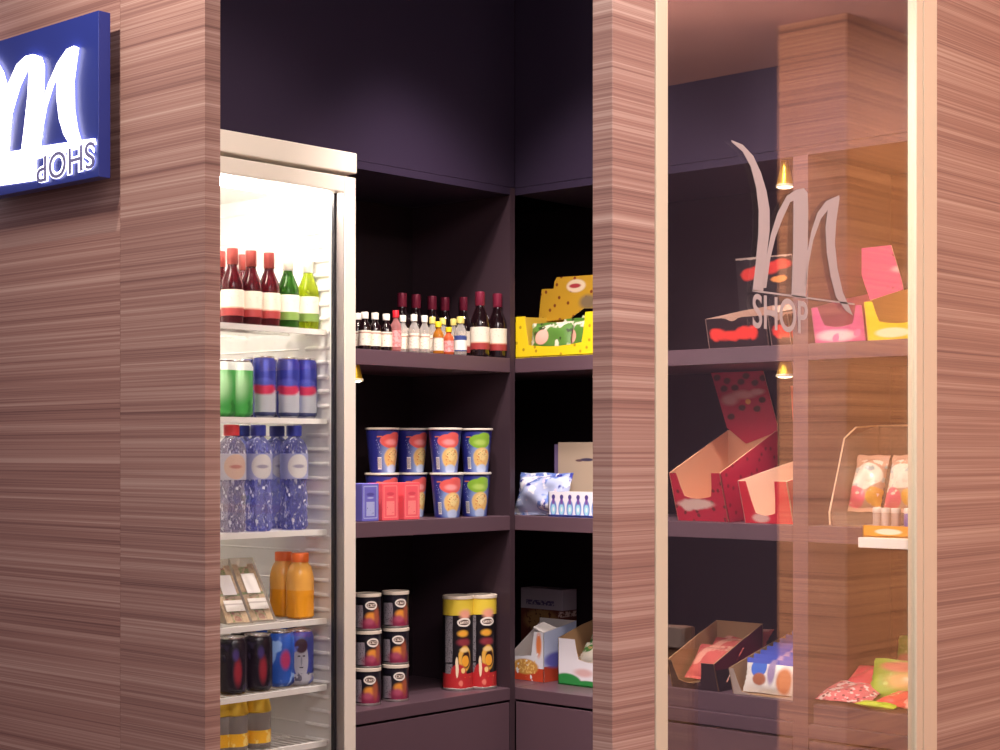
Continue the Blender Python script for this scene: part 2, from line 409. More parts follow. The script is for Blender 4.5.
def sign_text(name, m, off, Y, grow):
    me, cx, cy, w, h = text_mesh('SHOP', name, m, 1., .003, off)
    # turned upside down: reads dOHS from the front
    p00 = Vector(SPt(372, 476-grow, Y)); p10 = Vector(SPt(145, 545-grow, Y)); p01 = Vector(SPt(372, 582+grow, Y))
    for v in me.vertices:
        a = (v.co.x-cx)/w+.5; bb = (v.co.y-cy)/h+.5; z = v.co.z
        q = p00+(p10-p00)*a+(p01-p00)*(1-bb)
        q = p00+(p10-p00)*a+(p01-p00)*(1-bb) if False else p01+(p10-p00)*a+(p00-p01)*(1-bb)
        v.co = (q.x, q.y-z, q.z)
    o = bpy.data.objects.new(name, me); C.objects.link(o); o.parent = sg; return o
sign_text('letter_halo', SGLOW, .045, YS+.006, 3)
sign_text('lettering', mat('sign_letter', '7c7ca8', .5), .0, YS+.0045, 0)

# ------------------------------------------------------------------ shelving
su = thing('shelf_unit', 'dark shelving unit beside the fridge, holding bottles, cups and cans', 'shelving', (XF, 2.51, 0))
def lb(b, x0, x1, y0, y1, z0, z1): b.box(x0-XF, x1-XF, y0-2.51, y1-2.51, z0, z1); return b
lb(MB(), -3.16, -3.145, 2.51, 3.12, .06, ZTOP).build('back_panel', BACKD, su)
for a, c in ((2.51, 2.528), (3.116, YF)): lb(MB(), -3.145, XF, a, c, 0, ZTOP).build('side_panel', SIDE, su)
lb(MB(), -3.145, XF, 2.528, 3.116, ZTOP-.018, ZTOP).build('top_rail', DARKW, su)
for z in (Z1, Z2): lb(MB(), -3.145, XF, 2.528, 3.116, z-TB, z).build('shelf', DARK, su, bevel=.001)
lb(MB(), -3.145, XF, 2.528, 3.116, Z3-.030, Z3).build('shelf', DARK, su, bevel=.001)
lb(MB(), XF-.02, XF-.001, 2.53, 3.114, .08, Z3-.036).build('drawer_front', DARK, su, bevel=.001)
su2 = thing('shelf_unit', 'long dark shelving unit along the back behind the glass door, holding cartons', 'shelving', (-2.4, YF, 0))
def lc(x0, x1, y0, y1, z0, z1, n, m, bev=0.): return MB().box(x0+2.4, x1+2.4, y0-YF, y1-YF, z0, z1).build(n, m, su2, bevel=bev)
XP0 = onY(793, YF)[0]; XP1 = onY(808, YF)[0]; XR = U-.045
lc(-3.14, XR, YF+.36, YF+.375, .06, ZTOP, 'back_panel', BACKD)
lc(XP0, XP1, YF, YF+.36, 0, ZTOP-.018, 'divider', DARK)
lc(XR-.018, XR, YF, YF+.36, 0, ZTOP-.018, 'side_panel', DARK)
lc(-3.14, XF, YF+.003, YF+.36, 0, .02, 'plinth', DARK)
lc(XF+.001, XR, YF, YF+.36, ZTOP-.018, ZTOP, 'top_rail', DARKW)
for x0, x1 in ((XF+.001, XP0-.0005), (XP1+.0005, XR-.0185)):
    for z in (Z1, Z2): lc(x0, x1, YF, YF+.36, z-TB, z, 'shelf', DARK, .001)
    lc(x0, x1, YF, YF+.36, Z3-.030, Z3, 'shelf', DARK, .001)
    lc(x0+.002, x1-.002, YF+.001, YF+.02, .08, Z3-.036, 'drawer_front', DARK, .001)
for z in (Z1, Z2, Z3): lc(-3.14, XF, YF+.003, YF+.36, z-TB, z, 'corner_shelf', DARK)
ZR = .548
for x0, x1, lab in ((-2.46, XP0-.004, 'dark riser board on the bottom shelf under the two snack cartons'), (XP1+.004, XR-.022, 'dark riser board on the bottom shelf under the sweet bags')):
    tag(MB().box(x0, x1, YF+.015, YF+.33, Z3+.0005, ZR).build('riser_board', DARK, bevel=.001), lab, 'board')
tag(MB().box(onY(858, 3.05)[0], XR-.002, 3.05, YF-.001, .902, .923).build('white_ledge', WHITE, bevel=.001), 'white ledge in front of the middle shelf at the right edge of the glass', 'ledge')

# ------------------------------------------------------------------ fridge
FX = -2.70; FY0 = 1.885; FY1 = onX(356, FX)[1]
fr = thing('display_fridge', 'tall cream glass-door drinks fridge with bright white interior', 'fridge', (FX, FY0, 0))
def fb(b, x0, x1, y0, y1, z0, z1): b.box(x0-FX, x1-FX, y0-FY0, y1-FY0, z0, z1); return b
XB = -3.22; XO = -2.739; YI0 = FY0+.03; YI1 = 2.482; ZT = 1.759
b = MB()
fb(b, XB-.03, XO, FY0, YI0, .0, 1.712); fb(b, XB-.03, XO, YI1, FY1-.002, .0, 1.712)
fb(b, XB-.03, XB, YI0, YI1, .0, 1.712); fb(b, XB, XO, YI0, YI1, .0, .10)
fb(b, XB, XO, YI0, YI1, 1.69, 1.712)
b.build('cabinet', WHITE, fr)
fb(MB(), XB-.03, FX+.004, FY0, FY1, 1.713, ZT).build('header', FRIDGE, fr, bevel=.003)
# ribbed inner sides
b = MB()
for k in range(48):
    z = .13+k*.0325
    b.tube([(-2.845-FX, YI1-FY0+.001, z), (-2.838-FX, YI1-FY0-.001, z), (-2.775-FX, YI1-FY0-.001, z), (-2.768-FX, YI1-FY0+.001, z)], .005, 8)
    if k % 2: b.tube([(XB+.01-FX, YI1-FY0+.0025, z), (-2.87-FX, YI1-FY0+.0025, z)], .004, 6)
b.build('side_rib', WHITE, fr, smooth=True)
dz0, dz1 = .11, 1.705; sw = .033
b = MB()
fb(b, XO+.002, FX, FY1-sw, FY1, dz0, dz1); fb(b, XO+.002, FX, FY0, FY0+sw, dz0, dz1)
fb(b, XO+.002, FX, FY0+sw, FY1-sw, dz1-.035, dz1); fb(b, XO+.002, FX, FY0+sw, FY1-sw, dz0, dz0+.05)
dr = b.build('door', FRIDGE, fr, bevel=.002)
b = MB()
fb(b, XO+.003, XO+.012, FY1-sw-.008, FY1-sw, dz0+.05, dz1-.035)
b.build('gasket', BLACK, dr)
b = MB(); fb(b, XO+.013, FX-.003, FY1-sw-.0015, FY1-sw-.0001, dz0+.05, dz1-.035); b.build('inner_strip', mat('grey_strip', 'a49c9a', .35, .5), dr, recalc=True)
b = MB(); fb(b, XO+.014, XO+.018, FY0+sw, FY1-sw, dz0+.05, dz1-.035); b.build('pane', FPANE, dr)
# lamp
LAMP = mat('fridge_lamp', 'ffffff', .5, emit='fff6ea', es=34.)
fb(MB(), XO-.05, XO-.012, YI0+.02, YI1-.02, 1.66, 1.69).build('lamp', LAMP, fr)
FS = [1.372, 1.174, .928, .730, .582, .458]
SHW = mat('white_wire', 'f2efe8', .35)
for i, z in enumerate(FS):
    b = MB(); fb(b, -2.782, -2.770, YI0+.004, YI1-.006, z-.012, z)
    for x in (-2.90, -3.05, -3.19): fb(b, x, x+.006, YI0+.004, YI1-.006, z-.008, z-.002)
    n = 26
    for k in range(n+1):
        y = YI0+.008+(YI1-YI0-.022)*k/n; b.tube([(-3.20-FX, y-FY0, z-.002), (-2.776-FX, y-FY0, z-.002)], .0016, 5)
    b.build('shelf', SHW, fr)
GL = mat('fridge_base', '807468', .5); fb(MB(), XB, FX-.01, FY0+.01, FY1-.01, .0, .105).build('kick_plate', GL, fr)

# ------------------------------------------------------------------ spot lamps under shelves
GOLD = mat('brass', 'd8b030', .3, .8); BULB = mat('bulb_face', 'ffffff', .5, emit='fff2d0', es=5.)
def lampk():
    t = thing('shelf_lamp', '', 'lamp')
    b = MB(); b.lathe([(0,.062),(.009,.062),(.010,.05),(.013,.035),(.018,.012),(.019,.008)], 24)
    b.build('reflector_cup', GOLD, t, smooth=True)
    MB().lathe([(.0192,.009),(.0205,.008),(.0205,.004),(.019,.003)], 24).build('rim', METAL, t, smooth=True)
    MB().lathe([(0,0),(.012,.001),(.018,.004),(.0185,.008),(0,.008)], 24).build('bulb', BULB, t, smooth=True)
    l = bpy.data.lights.new('bulb_light', 'SPOT'); l.energy = 3.2; l.color = (1, .82, .66); l.spot_size = math.radians(150); l.spot_blend = .8; l.shadow_soft_size = .015
    lo = bpy.data.objects.new('bulb_light', l); C.objects.link(lo); lo.parent = t; lo.location = (0, 0, -.004)
    return t
LK = Kind(lampk)
p = onY(785, YF+.03)
LK.put((p[0], p[1], ZTOP-.018-.0622), 0, 'small brass spot lamp under the top rail behind the glass door', 'shelf lamps')
LK.put((p[0], p[1], Z1-TB-.0622+.026), 0, 'small brass spot lamp under the upper shelf behind the glass door', 'shelf lamps')
p = onX(354.5, XF-.03)
LK.put((XF-.03, p[1], Z1-TB-.0622+.022), 0, 'small brass spot lamp under the bottle shelf beside the fridge', 'shelf lamps')

# ------------------------------------------------------------------ bottles and cans
def cyl_label(b, r, z0, z1, seg=28): b.lathe([(r-.0008, z0), (r, z0+.0002), (r, z1-.0002), (r-.0008, z1)], seg); return b
def wine(glass, lab, capm, name):
    def fn():
        t = thing(name, '', 'bottle')
        MB().lathe([(0,.004),(.018,0),(.0238,.003),(.0245,.01),(.0245,.082),(.0225,.094),(.016,.110),(.0112,.122),(.0105,.134),(.0105,.158),(0,.158)], 28).build('body', glass, t, smooth=True)
        cyl_label(MB(), .0249, .018, .074).build('label', lab, t, smooth=True)
        MB().lathe([(.0112,.128),(.0122,.130),(.0122,.160),(.0118,.163),(0,.163)], 24).build('cap', capm, t, smooth=True)
        return t
    return fn
DG = mat('dark_bottle_glass', '1a0c10', .08, coat=.6, spec=.8)
RG = clear('red_wine_glass', '8a3038', '4a1018', .55)
GG = clear('green_glass', 'c6d63c', 'a2b222', .35)
GG2 = clear('deep_green_glass', '5a8a3a', '2f5a1e', .45)
LRED = pat('wine_label', 'efe4d2', [('r',-4,4,.016,.034,'a03a3a'),('r',-4,4,.034,.037,'d8a890'),('n',260,.62,'c8b8a8',(-4,4,.05,.07))], 'cyl')
LGRN = pat('green_wine_label', 'f4efe0', [('r',-4,4,.016,.036,'7c9a4a'),('n',260,.62,'cfc6b0',(-4,4,.05,.07))], 'cyl')
CAPM = mat('maroon_foil', '8a2a44', .35, .3); CAPP = mat('pale_foil', 'e8e4d4', .35, .3); CAPR = mat('red_foil', '94403a', .35, .2)
WD = Kind(wine(DG, LRED, CAPM, 'wine_bottle')); WR = Kind(wine(RG, LRED, CAPR, 'wine_bottle'))
WG = Kind(wine(GG, LGRN, CAPP, 'wine_bottle')); WG2 = Kind(wine(GG2, LGRN, CAPP, 'wine_bottle'))
ORD = ['first', 'second', 'third', 'fourth', 'fifth', 'sixth', 'seventh', 'eighth', 'ninth', 'tenth']
def fpos(px, off, sh): p = onX(px, -2.784-off); return (p[0], p[1], FS[sh]+.0006)
R90 = PI/2
g = 'wine bottles on the top fridge shelf'
for i, (px, off) in enumerate(((220,.09),(232.5,.03),(251,.032),(269,.032))):
    WR.put(fpos(px, off, 0), R90-.6, ORD[i]+' red-capped wine bottle from the left on the top fridge shelf', g)
WR.put(fpos(244, .1, 0), R90-.6, 'red-capped wine bottle standing behind its row on the top fridge shelf', g)
WG2.put(fpos(288, .035, 0), R90-.6, 'darker green wine bottle on the top fridge shelf', g)
WG.put(fpos(308, .034, 0), R90-.6, 'bright yellow-green wine bottle at the right end of the top fridge shelf', g)
# back row of the shelf beside the fridge
def lpos(px, off, z): p = onX(px, XF-off); return (p[0], p[1], z+.0006)
g = 'maroon-capped wine bottles on the upper shelf'
WD.put(lpos(480, .030, Z1), R90-.55, 'maroon-capped wine bottle in the front row, second from the corner post', g)
WD.put(lpos(497.5, .032, Z1), R90-.55, 'maroon-capped wine bottle in the front row, next to the corner post', g)
for i, px in enumerate((402, 416, 432, 445, 464)):
    WD.put(lpos(px, .20 if i < 4 else .16, Z1), R90, ORD[i]+' from the left of the maroon-capped wine bottles behind the miniatures', g)
def mini(glass, lab, capm, h, r=.0132):
    def fn():
        t = thing('miniature_bottle', '', 'bottle'); k = h/.09
        MB().lathe([(0,.002),(r*.8,0),(r,.003),(r,.052*k),(r*.85,.060*k),(r*.5,.068*k),(r*.46,.076*k),(0,.076*k)], 20).build('body', glass, t, smooth=True)
        cyl_label(MB(), r+.0003, .010*k, .046*k, 20).build('label', lab, t, smooth=True)
        MB().lathe([(r*.5,.074*k),(r*.6,.0745*k),(r*.6,.089*k),(r*.55,.09*k),(0,.09*k)], 20).build('cap', capm, t, smooth=True)
        return t
    return Kind(fn)
CG = clear('clear_glass', 'f0ece6', 'd8d2cc', .3); PG = clear('pink_glass', 'f0b8b8', 'd89090', .35); AG = clear('amber_glass', 'f0b860', 'd08830', .4)
OG = clear('orange_glass', 'f09060', 'd86a40', .5)
CW = mat('white_cap', 'ece6dc', .4); CR = mat('red_cap', 'd02030', .4); CY = mat('yellow_cap', 'd8c870', .4); CYB = mat('bright_yellow_cap', 'e8cc20', .4)
LW = pat('cream_label', 'f2ead8', [('n',300,.6,'c0a898'),('r',-4,4,.0385,.0415,'b8907c')], 'cyl'); LB = pat('blue_white_label', 'f4f0ea', [('r',-4,4,.038,.05,'3a4a88'),('r',-4,4,.0,.014,'3a4a88')], 'cyl')
LP = pat('pink_label', 'e8a8a8', [('n',200,.5,'d88080')], 'cyl')
KD = mini(DG, LW, CW, .088, .0145); KC = mini(CG, LW, CW, .092); KR = mini(PG, LP, CR, .098); KY = mini(CG, LW, CY, .094)
KS = mini(AG, LW, CYB, .080); KO = mini(OG, LP, CYB, .068); KB = mini(CG, LB, CY, .097, .0155)
g = 'miniature bottles on the upper shelf'
for px, off, K, lab in ((364.8,.03,KD,'dark miniature with white cap nearest the fridge, front row'),(357.8,.065,KD,'dark miniature with white cap half hidden by the fridge edge'),
        (375,.03,KD,'dark miniature with white cap, middle of the three in front'),(386.2,.03,KD,'dark miniature with white cap beside the red-capped one'),
        (395.8,.03,KR,'pink miniature bottle with a red cap'),(402.8,.065,KC,'clear miniature with white cap directly behind and right of the red-capped one'),
        (414,.03,KC,'clear miniature with white cap, left of the two in front'),(424.5,.03,KC,'clear miniature with white cap, right of the two in front'),
        (432.3,.065,KY,'clear miniature with pale yellow cap, leftmost of three behind'),(438.4,.03,KS,'short amber miniature with a bright yellow cap'),
        (442.8,.068,KY,'clear miniature with pale yellow cap, middle of three behind'),(448.6,.03,KO,'shortest orange miniature with a yellow cap'),
        (453.5,.066,KY,'clear miniature with pale yellow cap, rightmost of three behind'),(460.5,.03,KB,'miniature with a blue and white label and yellow cap next to the wine')):
    K.put(lpos(px, off, Z1), R90-.5, lab, g)

# noodle cups
def cup(front):
    def fn():
        t = thing('noodle_cup', '', 'cup')
        MB().lathe([(0,.003),(.029,.003),(.0305,0),(.0312,.004),(.0405,.104),(.0405,.106)], 36).build('body', front, t, smooth=True)
        MB().lathe([(.0405,.1045),(.0428,.1052),(.0430,.1085),(.0415,.1095),(.038,.1092),(0,.1088)], 36).build('lid', mat('cup_lid', 'f0e8dc', .4), t, smooth=True)
        return t
    return Kind(fn)
def cup_art(blob):
    return pat('cup_print', '2b2f86', [('n',9,.55,'34409c'),('e',-.30,.035,.75,.05,'8aa4d8',.5),('e',-.36,.077,.78,.0175,blob,.05),('e',-.10,.088,.46,.011,blob,.1),('e',-.36,.074,.4,.007,'f4a0a0' if blob[0] == 'e' else 'b4d468',.5),
        ('e',-.20,.036,.66,.026,'e8c078',.10),('e',-.18,.044,.36,.015,'f0d898',.3),('n',210,.58,'d88048',(-.62,.26,.018,.056)),('n',300,.62,'7a8a30',(-.5,.2,.03,.056)),('e',-.2,.008,.42,.012,'b8c8e8',.2),
        ('r',-1.35,-1.05,.008,.038,'e8e4e0'),('s',.05,.5,'403848',(-1.33,-1.07,.010,.036)),('r',-1.35,-1.0,.086,.089,'d87850'),('n',330,.6,'a8b0d8',(-1.4,-1.0,.046,.08)),('r',-4,4,.1015,.12,'201c50')], 'cyl', .3, warp=.004, wscale=40)
KCR = cup(cup_art('e0605c')); KCG = cup(cup_art('8cba3c'))
g = 'noodle cups on the middle shelf'
for px, off, up, K, lab in ((447,.05,0,KCR,'red-motif noodle cup in the lower row, in front'),(474.5,.05,0,KCG,'green-motif noodle cup in the lower row near the corner post'),
    (445,.052,1,KCR,'red-motif noodle cup stacked on the lower red one'),(476,.052,1,KCG,'green-motif noodle cup stacked on the lower green one'),
    (382,.14,0,KCR,'noodle cup behind the violet and pink boxes, lower left'),(411,.14,0,KCR,'noodle cup behind the right pink box, lower row'),
    (382.5,.14,1,KCR,'noodle cup at the top left of the stack beside the fridge'),(411.5,.14,1,KCR,'noodle cup on top, second from the fridge')):
    q = lpos(px, off, Z2); K.put((q[0], q[1], q[2]+up*.1102), R90+(-.16 if off < .1 else .22), lab, g)
# small boxes
def smallbox(nm, m, win):
    t = thing('small_carton', '', 'box')
    MB().box(-.0265,.0265,0,.05,0,.0875).build('body', m, t, bevel=.001)
    return t
def boxart(nm, base, lt, dk): return pat(nm, base, [('r',-.022,.022,.006,.082,lt),('r',-.0195,.0195,.0085,.0795,base),('r',-.013,.013,.012,.045,lt),('e',0,.062,.012,.004,dk,.3),('e',0,.054,.010,.002,lt,.3),('n',140,.62,dk,(-.012,.012,.014,.04))], 'xz', .35)
KV = Kind(lambda: smallbox('v', boxart('violet_carton', '6a68c0', 'a8b0dc', '504a98'), 0)); KP = Kind(lambda: smallbox('p', boxart('pink_carton', 'ee5c68', 'f88a88', 'd84858'), 0))
def bpos(px, off, z): p = onX(px, XF-off); return (p[0], p[1], z+.0006)
KV.put(bpos(370.5, .012, Z2), R90, 'violet small carton standing beside the fridge edge')
KP.put(bpos(390.5, .014, Z2), R90, 'pink small carton next to the violet one', 'pink cartons')
KP.put(bpos(412, .012, Z2), R90, 'pink small carton on the right, in front of the noodle cups', 'pink cartons')

# chip cans
LID = mat('can_lid', 'e6d8c8', .35); STEEL = mat('can_steel', 'c8c4c0', .3, .8)
def chip_can(h, r, body, nm, bandz=None):
    def fn():
        t = thing(nm, '', 'can')
        MB().lathe([(r*.96,.004),(r,.004),(r,h-.006),(r*.9,h-.006)], 36).build('body', body, t, smooth=True)
        MB().lathe([(0,.003),(r*.92,.002),(r*1.0,0),(r*1.02,.002),(r*1.01,.005),(r*.95,.006)], 36).build('base_rim', STEEL, t, smooth=True)
        MB().lathe([(r*1.0,h-.008),(r*1.035,h-.0075),(r*1.035,h-.001),(r*1.0,h),(r*.95,h-.001),(0,h-.0015)], 36).build('lid', LID, t, smooth=True)
        return t
    return Kind(fn)
def logo(cz, s, u):
    return [('e',u,cz,.48*s,.0105*s,'f0e8e0',.03),('e',u,cz,.36*s,.0062*s,'5a4038',.05),('r',u-.3*s,u+.3*s,cz-.0028*s,cz+.0026*s,'ece0d4'),('n',260,.5,'6a4a40',(u-.26*s,u+.26*s,cz-.002*s,cz+.002*s))]
SC = pat('short_can_print', '1d1a26', [('n',7,.6,'28222c'),('r',-1.9,-1.0,.008,.060,'948a94'),('n',300,.55,'5c5460',(-1.85,-1.05,.012,.056)),('r',-1.9,-.95,.060,.066,'141218'),
        ('e',-.28,.016,.85,.018,'8c2c4c',.5),('e',-.35,.034,.45,.010,'e8963c',.4),('e',.1,.036,.25,.02,'a85840',.6),('e',-.5,.022,.35,.008,'b0506a',.6)]+logo(.060,1.,-.35), 'cyl', .3, warp=.004, wscale=50)
TC = pat('tall_can_print', '17131a', [('r',-1.75,-1.15,.004,.185,'8c868c'),('n',260,.55,'5c5660',(-1.75,-1.15,.03,.18)),('r',-1.75,-1.15,.066,.070,'201c22'),
        ('r',-4,4,.187,.24,'ecd048'),('e',-.3,.190,.4,.012,'f0a890',.5),('e',-.45,.142,.36,.008,'e8a83c',.4),('e',-.4,.120,.45,.009,'8c3440',.5),
        ('e',-.32,.080,.44,.032,'e8b04c',.10),('e',-.22,.078,.32,.022,'3a1c18',.2),('e',-.28,.074,.26,.014,'f0a838',.06),('e',-.35,.102,.3,.006,'f0d090',.4),
        ('r',-4,4,.004,.042,'c03034'),('e',-.75,.040,.55,.026,'c03034',.1),('e',-.86,.058,.10,.026,'f4e0c0',.1),('e',-.45,.050,.14,.007,'f0d088',.2),('e',-.6,.018,.14,.007,'e88070',.3),('r',-4,4,.0,.006,'e8e0d8'),('n',90,.6,'e06a30',(-.4,.2,.012,.034))]+logo(.170,1.05,-.35), 'cyl', .3, warp=.005, wscale=40)
KSC = chip_can(.0870, .0315, SC, 'chip_can'); KTC = chip_can(.235, .0385, TC, 'chip_can')
def bpt(px, py, z):
    d = (ZC-z)*FPX/(py-HY); r = ray(px); return (r[0]*d, r[1]*d)
q1 = bpt(367.5, 704, Z3); q2 = bpt(395.5, 700, Z3)
for c, (q, nm) in enumerate(((q1, 'in the stack by the fridge'), (q2, 'in the right-hand stack'))):
    for k, pos in enumerate(('bottom', 'middle', 'top')):
        KSC.put((q[0], q[1]+(.001 if k == 1 else 0), Z3+.0006+k*.0874), R90+.12*((k*2+c) % 3)-.22, f'short black chip can, {pos} one {nm}', 'short chip cans')
q = bpt(457.5, 689, Z3); KTC.put((q[0], q[1]+.002, Z3+.0006), R90-.02, 'tall black and yellow chip can, left one of the two', 'tall chip cans')
q = (-2.856, 3.0745); KTC.put((q[0], q[1], Z3+.0006), R90-.04, 'tall black and yellow chip can, right one beside the corner post', 'tall chip cans')

# fridge cans and bottles
ALU = mat('can_aluminium', 'd6d4d2', .25, .9)
def can(h, r, body, nm='drink_can'):
    def fn():
        t = thing(nm, '', 'can')
        MB().lathe([(r*.72,0),(r*.80,.001),(r*.98,.008),(r,.012),(r,h-.014),(r*.86,h-.004)], 32).build('body', body, t, smooth=True)
        MB().lathe([(r*.86,h-.004),(r*.88,h-.001),(r*.86,h),(r*.82,h-.001),(r*.80,h-.005),(0,h-.005)], 32).build('lid', ALU, t, smooth=True)
        MB().lathe([(0,.002),(r*.6,.003),(r*.74,0)], 32).build('base', ALU, t, smooth=True)
        return t
    return Kind(fn)
SLIM = pat('slim_can_print', 'c4c8d0', [('r',-4,4,.060,.2,'2a3494'),('e',-.6,.062,1.2,.012,'d03a5c',.3),('e',-.6,.078,.9,.008,'4c56b4',.4),('r',-4,4,.004,.012,'38406c'),('r',-4,-1.5,.0,.06,'39449a'),('r',.7,4,.0,.06,'39449a')], 'cyl', .25, metal=.3, warp=.004)
GRN = pat('green_can_print', '46a84e', [('n',25,.5,'2f8a3c'),('e',-.6,.07,.6,.03,'a8dca0',.7),('r',-4,4,.1,.2,'e8ece4')], 'cyl', .3, metal=.2)
BLKC = pat('black_can_print', '1c1826', [('e',-.3,.048,.26,.026,'982a38',.5),('e',-.45,.085,.2,.012,'4a3a80',.5),('n',20,.6,'2c2840')], 'cyl', .25)
BLUC = pat('blue_can_print', '2f62c8', [('n',22,.52,'8eb4ec'),('e',-.3,.06,.35,.02,'d0447c',.4),('n',14,.6,'1c3c94')], 'cyl', .25)
FACE = pat('sketch_can_print', '3c4aa8', [('e',-.55,.056,.52,.042,'b4b4c0',.06),('e',-.55,.088,.46,.016,'4a2c3c',.15),('r',-.80,-.62,.064,.067,'302838'),('r',-.46,-.28,.064,.067,'302838'),('e',-.54,.054,.06,.010,'8a8a98',.4),('r',-.68,-.42,.039,.0415,'403440'),('r',-4,4,0,.026,'b8b8c4'),('n',60,.58,'58586c',(-1.2,.1,.004,.03)),('n',24,.6,'6a78cc')], 'cyl', .3)
CS = can(.134, .0262, SLIM); CGN = can(.122, .0325, GRN); CB = can(.122, .0325, BLKC); CBL = can(.122, .0325, BLUC); CF = can(.122, .0325, FACE)
g = 'slim energy drink cans on the second fridge shelf'
CGN.put(fpos(238, .036, 1), R90, 'green drink can at the left of the second fridge shelf')
CGN.put(fpos(221, .042, 1), R90, 'green drink can half hidden by the wood wall edge')
for px, off, lab in ((264,.034,'blue and silver slim can, left one of the front three'),(288,.034,'blue and silver slim can, middle one of the front three'),(305.5,.034,'blue and silver slim can, rightmost of the front three'),
        (275,.10,'blue and silver slim can in the back row between the left and middle ones'),(253,.10,'blue and silver slim can in the back row behind the green can')):
    CS.put(fpos(px, off, 1), R90-.1, lab, g)
g = 'drink cans on the fifth fridge shelf'
for px, off, K, lab in ((232.5,.036,CB,'black drink can at the left of its fridge shelf'),(257.5,.036,CB,'black drink can with a red mark, second from the left on its fridge shelf'),
        (280,.05,CBL,'blue drink can between the black can and the grey sketch can'),(299,.04,CF,'drink can with a grey portrait sketch'),(268,.115,CBL,'blue drink can in the back row, left'),(292,.12,CBL,'blue drink can in the back row, right'),(244,.11,CB,'black drink can in the back row')):
    CK = K.put(fpos(px, off, 4), R90, lab, g)
# water bottles
WAT = clear('water_plastic', 'b8bcf0', 'a4a8e6', .17, .06, bump=1., glint=True); WAT2 = clear('clear_water_plastic', 'd8d4e4', 'ccc4d4', .15, .06, bump=1., glint=True)
def water(pl, capm, lab):
    def fn():
        t = thing('water_bottle', '', 'bottle'); r = .031
        MB().lathe([(0,.006),(.020,.002),(.026,0),(r,.008),(r,.016),(.029,.020),(r,.026),(.0292,.033),(r,.040),(.0292,.047),(r,.054),(.0292,.061),(r,.068),(r,.078),(.0285,.086),(.0272,.098),(.0285,.110),(r,.116),(r,.166),(.0305,.176),(.0275,.188),(.020,.198),(.0132,.204),(.0128,.214),(0,.214)], 32).build('body', pl, t, smooth=True)
        cyl_label(MB(), .0316, .112, .168, 36).build('label', lab, t, smooth=True)
        MB().lathe([(.0150,.206),(.0172,.207),(.0172,.228),(.0160,.230),(0,.230)], 24).build('cap', capm, t, smooth=True)
        return t
    return Kind(fn)
WL1 = pat('water_label', 'b8bce6', [('e',-.30,.140,.80,.0265,'f4efe8',.03),('e',-.30,.140,.42,.004,'b0a8b8',.4)], 'cyl', .3, alpha=.7); WL2 = pat('peach_water_label', 'dcd8e4', [('e',-.30,.140,.85,.0265,'f0cbb4',.03),('e',-.30,.140,.42,.004,'d08878',.4)], 'cyl', .3, alpha=.7)
KW = water(WAT, mat('blue_cap', '2a3490', .4), WL1); KW2 = water(WAT2, mat('red_bottle_cap', 'd83a40', .4), WL2)
g = 'water bottles on the third fridge shelf'
KW2.put(fpos(231.5, .036, 2), R90-.05, 'water bottle with red cap at the left of the third fridge shelf', g)
for px, off, lab in ((258,.036,'blue-capped water bottle in the front row, next to the red-capped one'),(294,.036,'blue-capped water bottle in the front row, rightmost'),
        (277,.105,'blue-capped water bottle in the back row, right'),(242,.105,'blue-capped water bottle in the back row, left')):
    KW.put(fpos(px, off, 2), R90-.05, lab, g)
# juice
JU = pat('orange_juice', 'f0a020', [('r',-4,4,.062,.2,'f2b050'),('n',12,.6,'f6ac34')], 'cyl', .2, coat=.5)
def juice():
    t = thing('juice_bottle', '', 'bottle')
    MB().lathe([(0,.002),(.024,0),(.0275,.004),(.0275,.085),(.0265,.096),(.022,.114),(.0165,.122),(.0165,.128),(0,.128)], 32, sq=3.2).build('body', JU, t, smooth=True)
    MB().lathe([(.0165,.124),(.0195,.125),(.0195,.143),(.0185,.1445),(0,.1445)], 28).build('cap', mat('orange_cap', 'f07028', .4), t, smooth=True)
    return t
KJ = Kind(juice); KJ.put(fpos(300, .036, 3), R90, 'orange juice bottle in front on the fourth fridge shelf', 'juice bottles'); KJ.put(fpos(283.5, .095, 3), R90, 'orange juice bottle behind the front one on the fourth fridge shelf', 'juice bottles')
# sandwich wedges: clear triangular pack, front face sloping back
CLP = clear('clear_pack', 'f4efe8', 'e0d8cc', .12, .1); BREAD = pat('bread', 'e2c79c', [('n',120,.55,'c8a678'),('r',-.1,.1,.055,.06,'7a9a48')], 'yz', .7)
FILL = pat('filling', '8a9a4c', [('n',90,.5,'d8b890'),('n',60,.62,'b06a50')], 'xz', .7); WLB = pat('sandwich_label', 'f2ece2', [('r',-.025,.025,.038,.041,'c8beb4'),('n',200,.6,'d0c6bc',(-.02,.02,.01,.03))], 'xz', .5)
def sandwich():
    t = thing('sandwich_pack', '', 'sandwich')
    tri = [(0,0),(.115,0),(.115,.006)]
    def wedge(x0, x1, y0, m, nm, s=1.):
        MB().prism([(x0,y0,.002),(x0,y0+.11*s,.002),(x0,y0+.11*s,.118*s)], (x1-x0,0,0)).build(nm, m, t)
    wedge(-.026,-.012,.006,BREAD,'bread_slice'); wedge(.012,.026,.006,BREAD,'bread_slice'); wedge(-.0118,.0118,.009,FILL,'filling',.95)
    MB().prism([(-.030,-.002,0),(-.030,.122,0),(-.030,.122,.132)], (.060,0,0)).build('wrapper', CLP, t)
    n = Vector((0, -.73, .684))
    p0 = Vector((0, .020, .0245)); up = Vector((0, .684, .73))
    for a, c, w in ((.0, .030, .022), (.045, .10, .016)):
        b = MB(); q = [p0+Vector((sx*w,0,0))+up*u+n*.0012 for sx, u in ((-1,a),(1,a),(1,c),(-1,c))]
        b.prism(q, n*.0005); b.build('label', WLB, t)
    return t
KSW = Kind(sandwich)
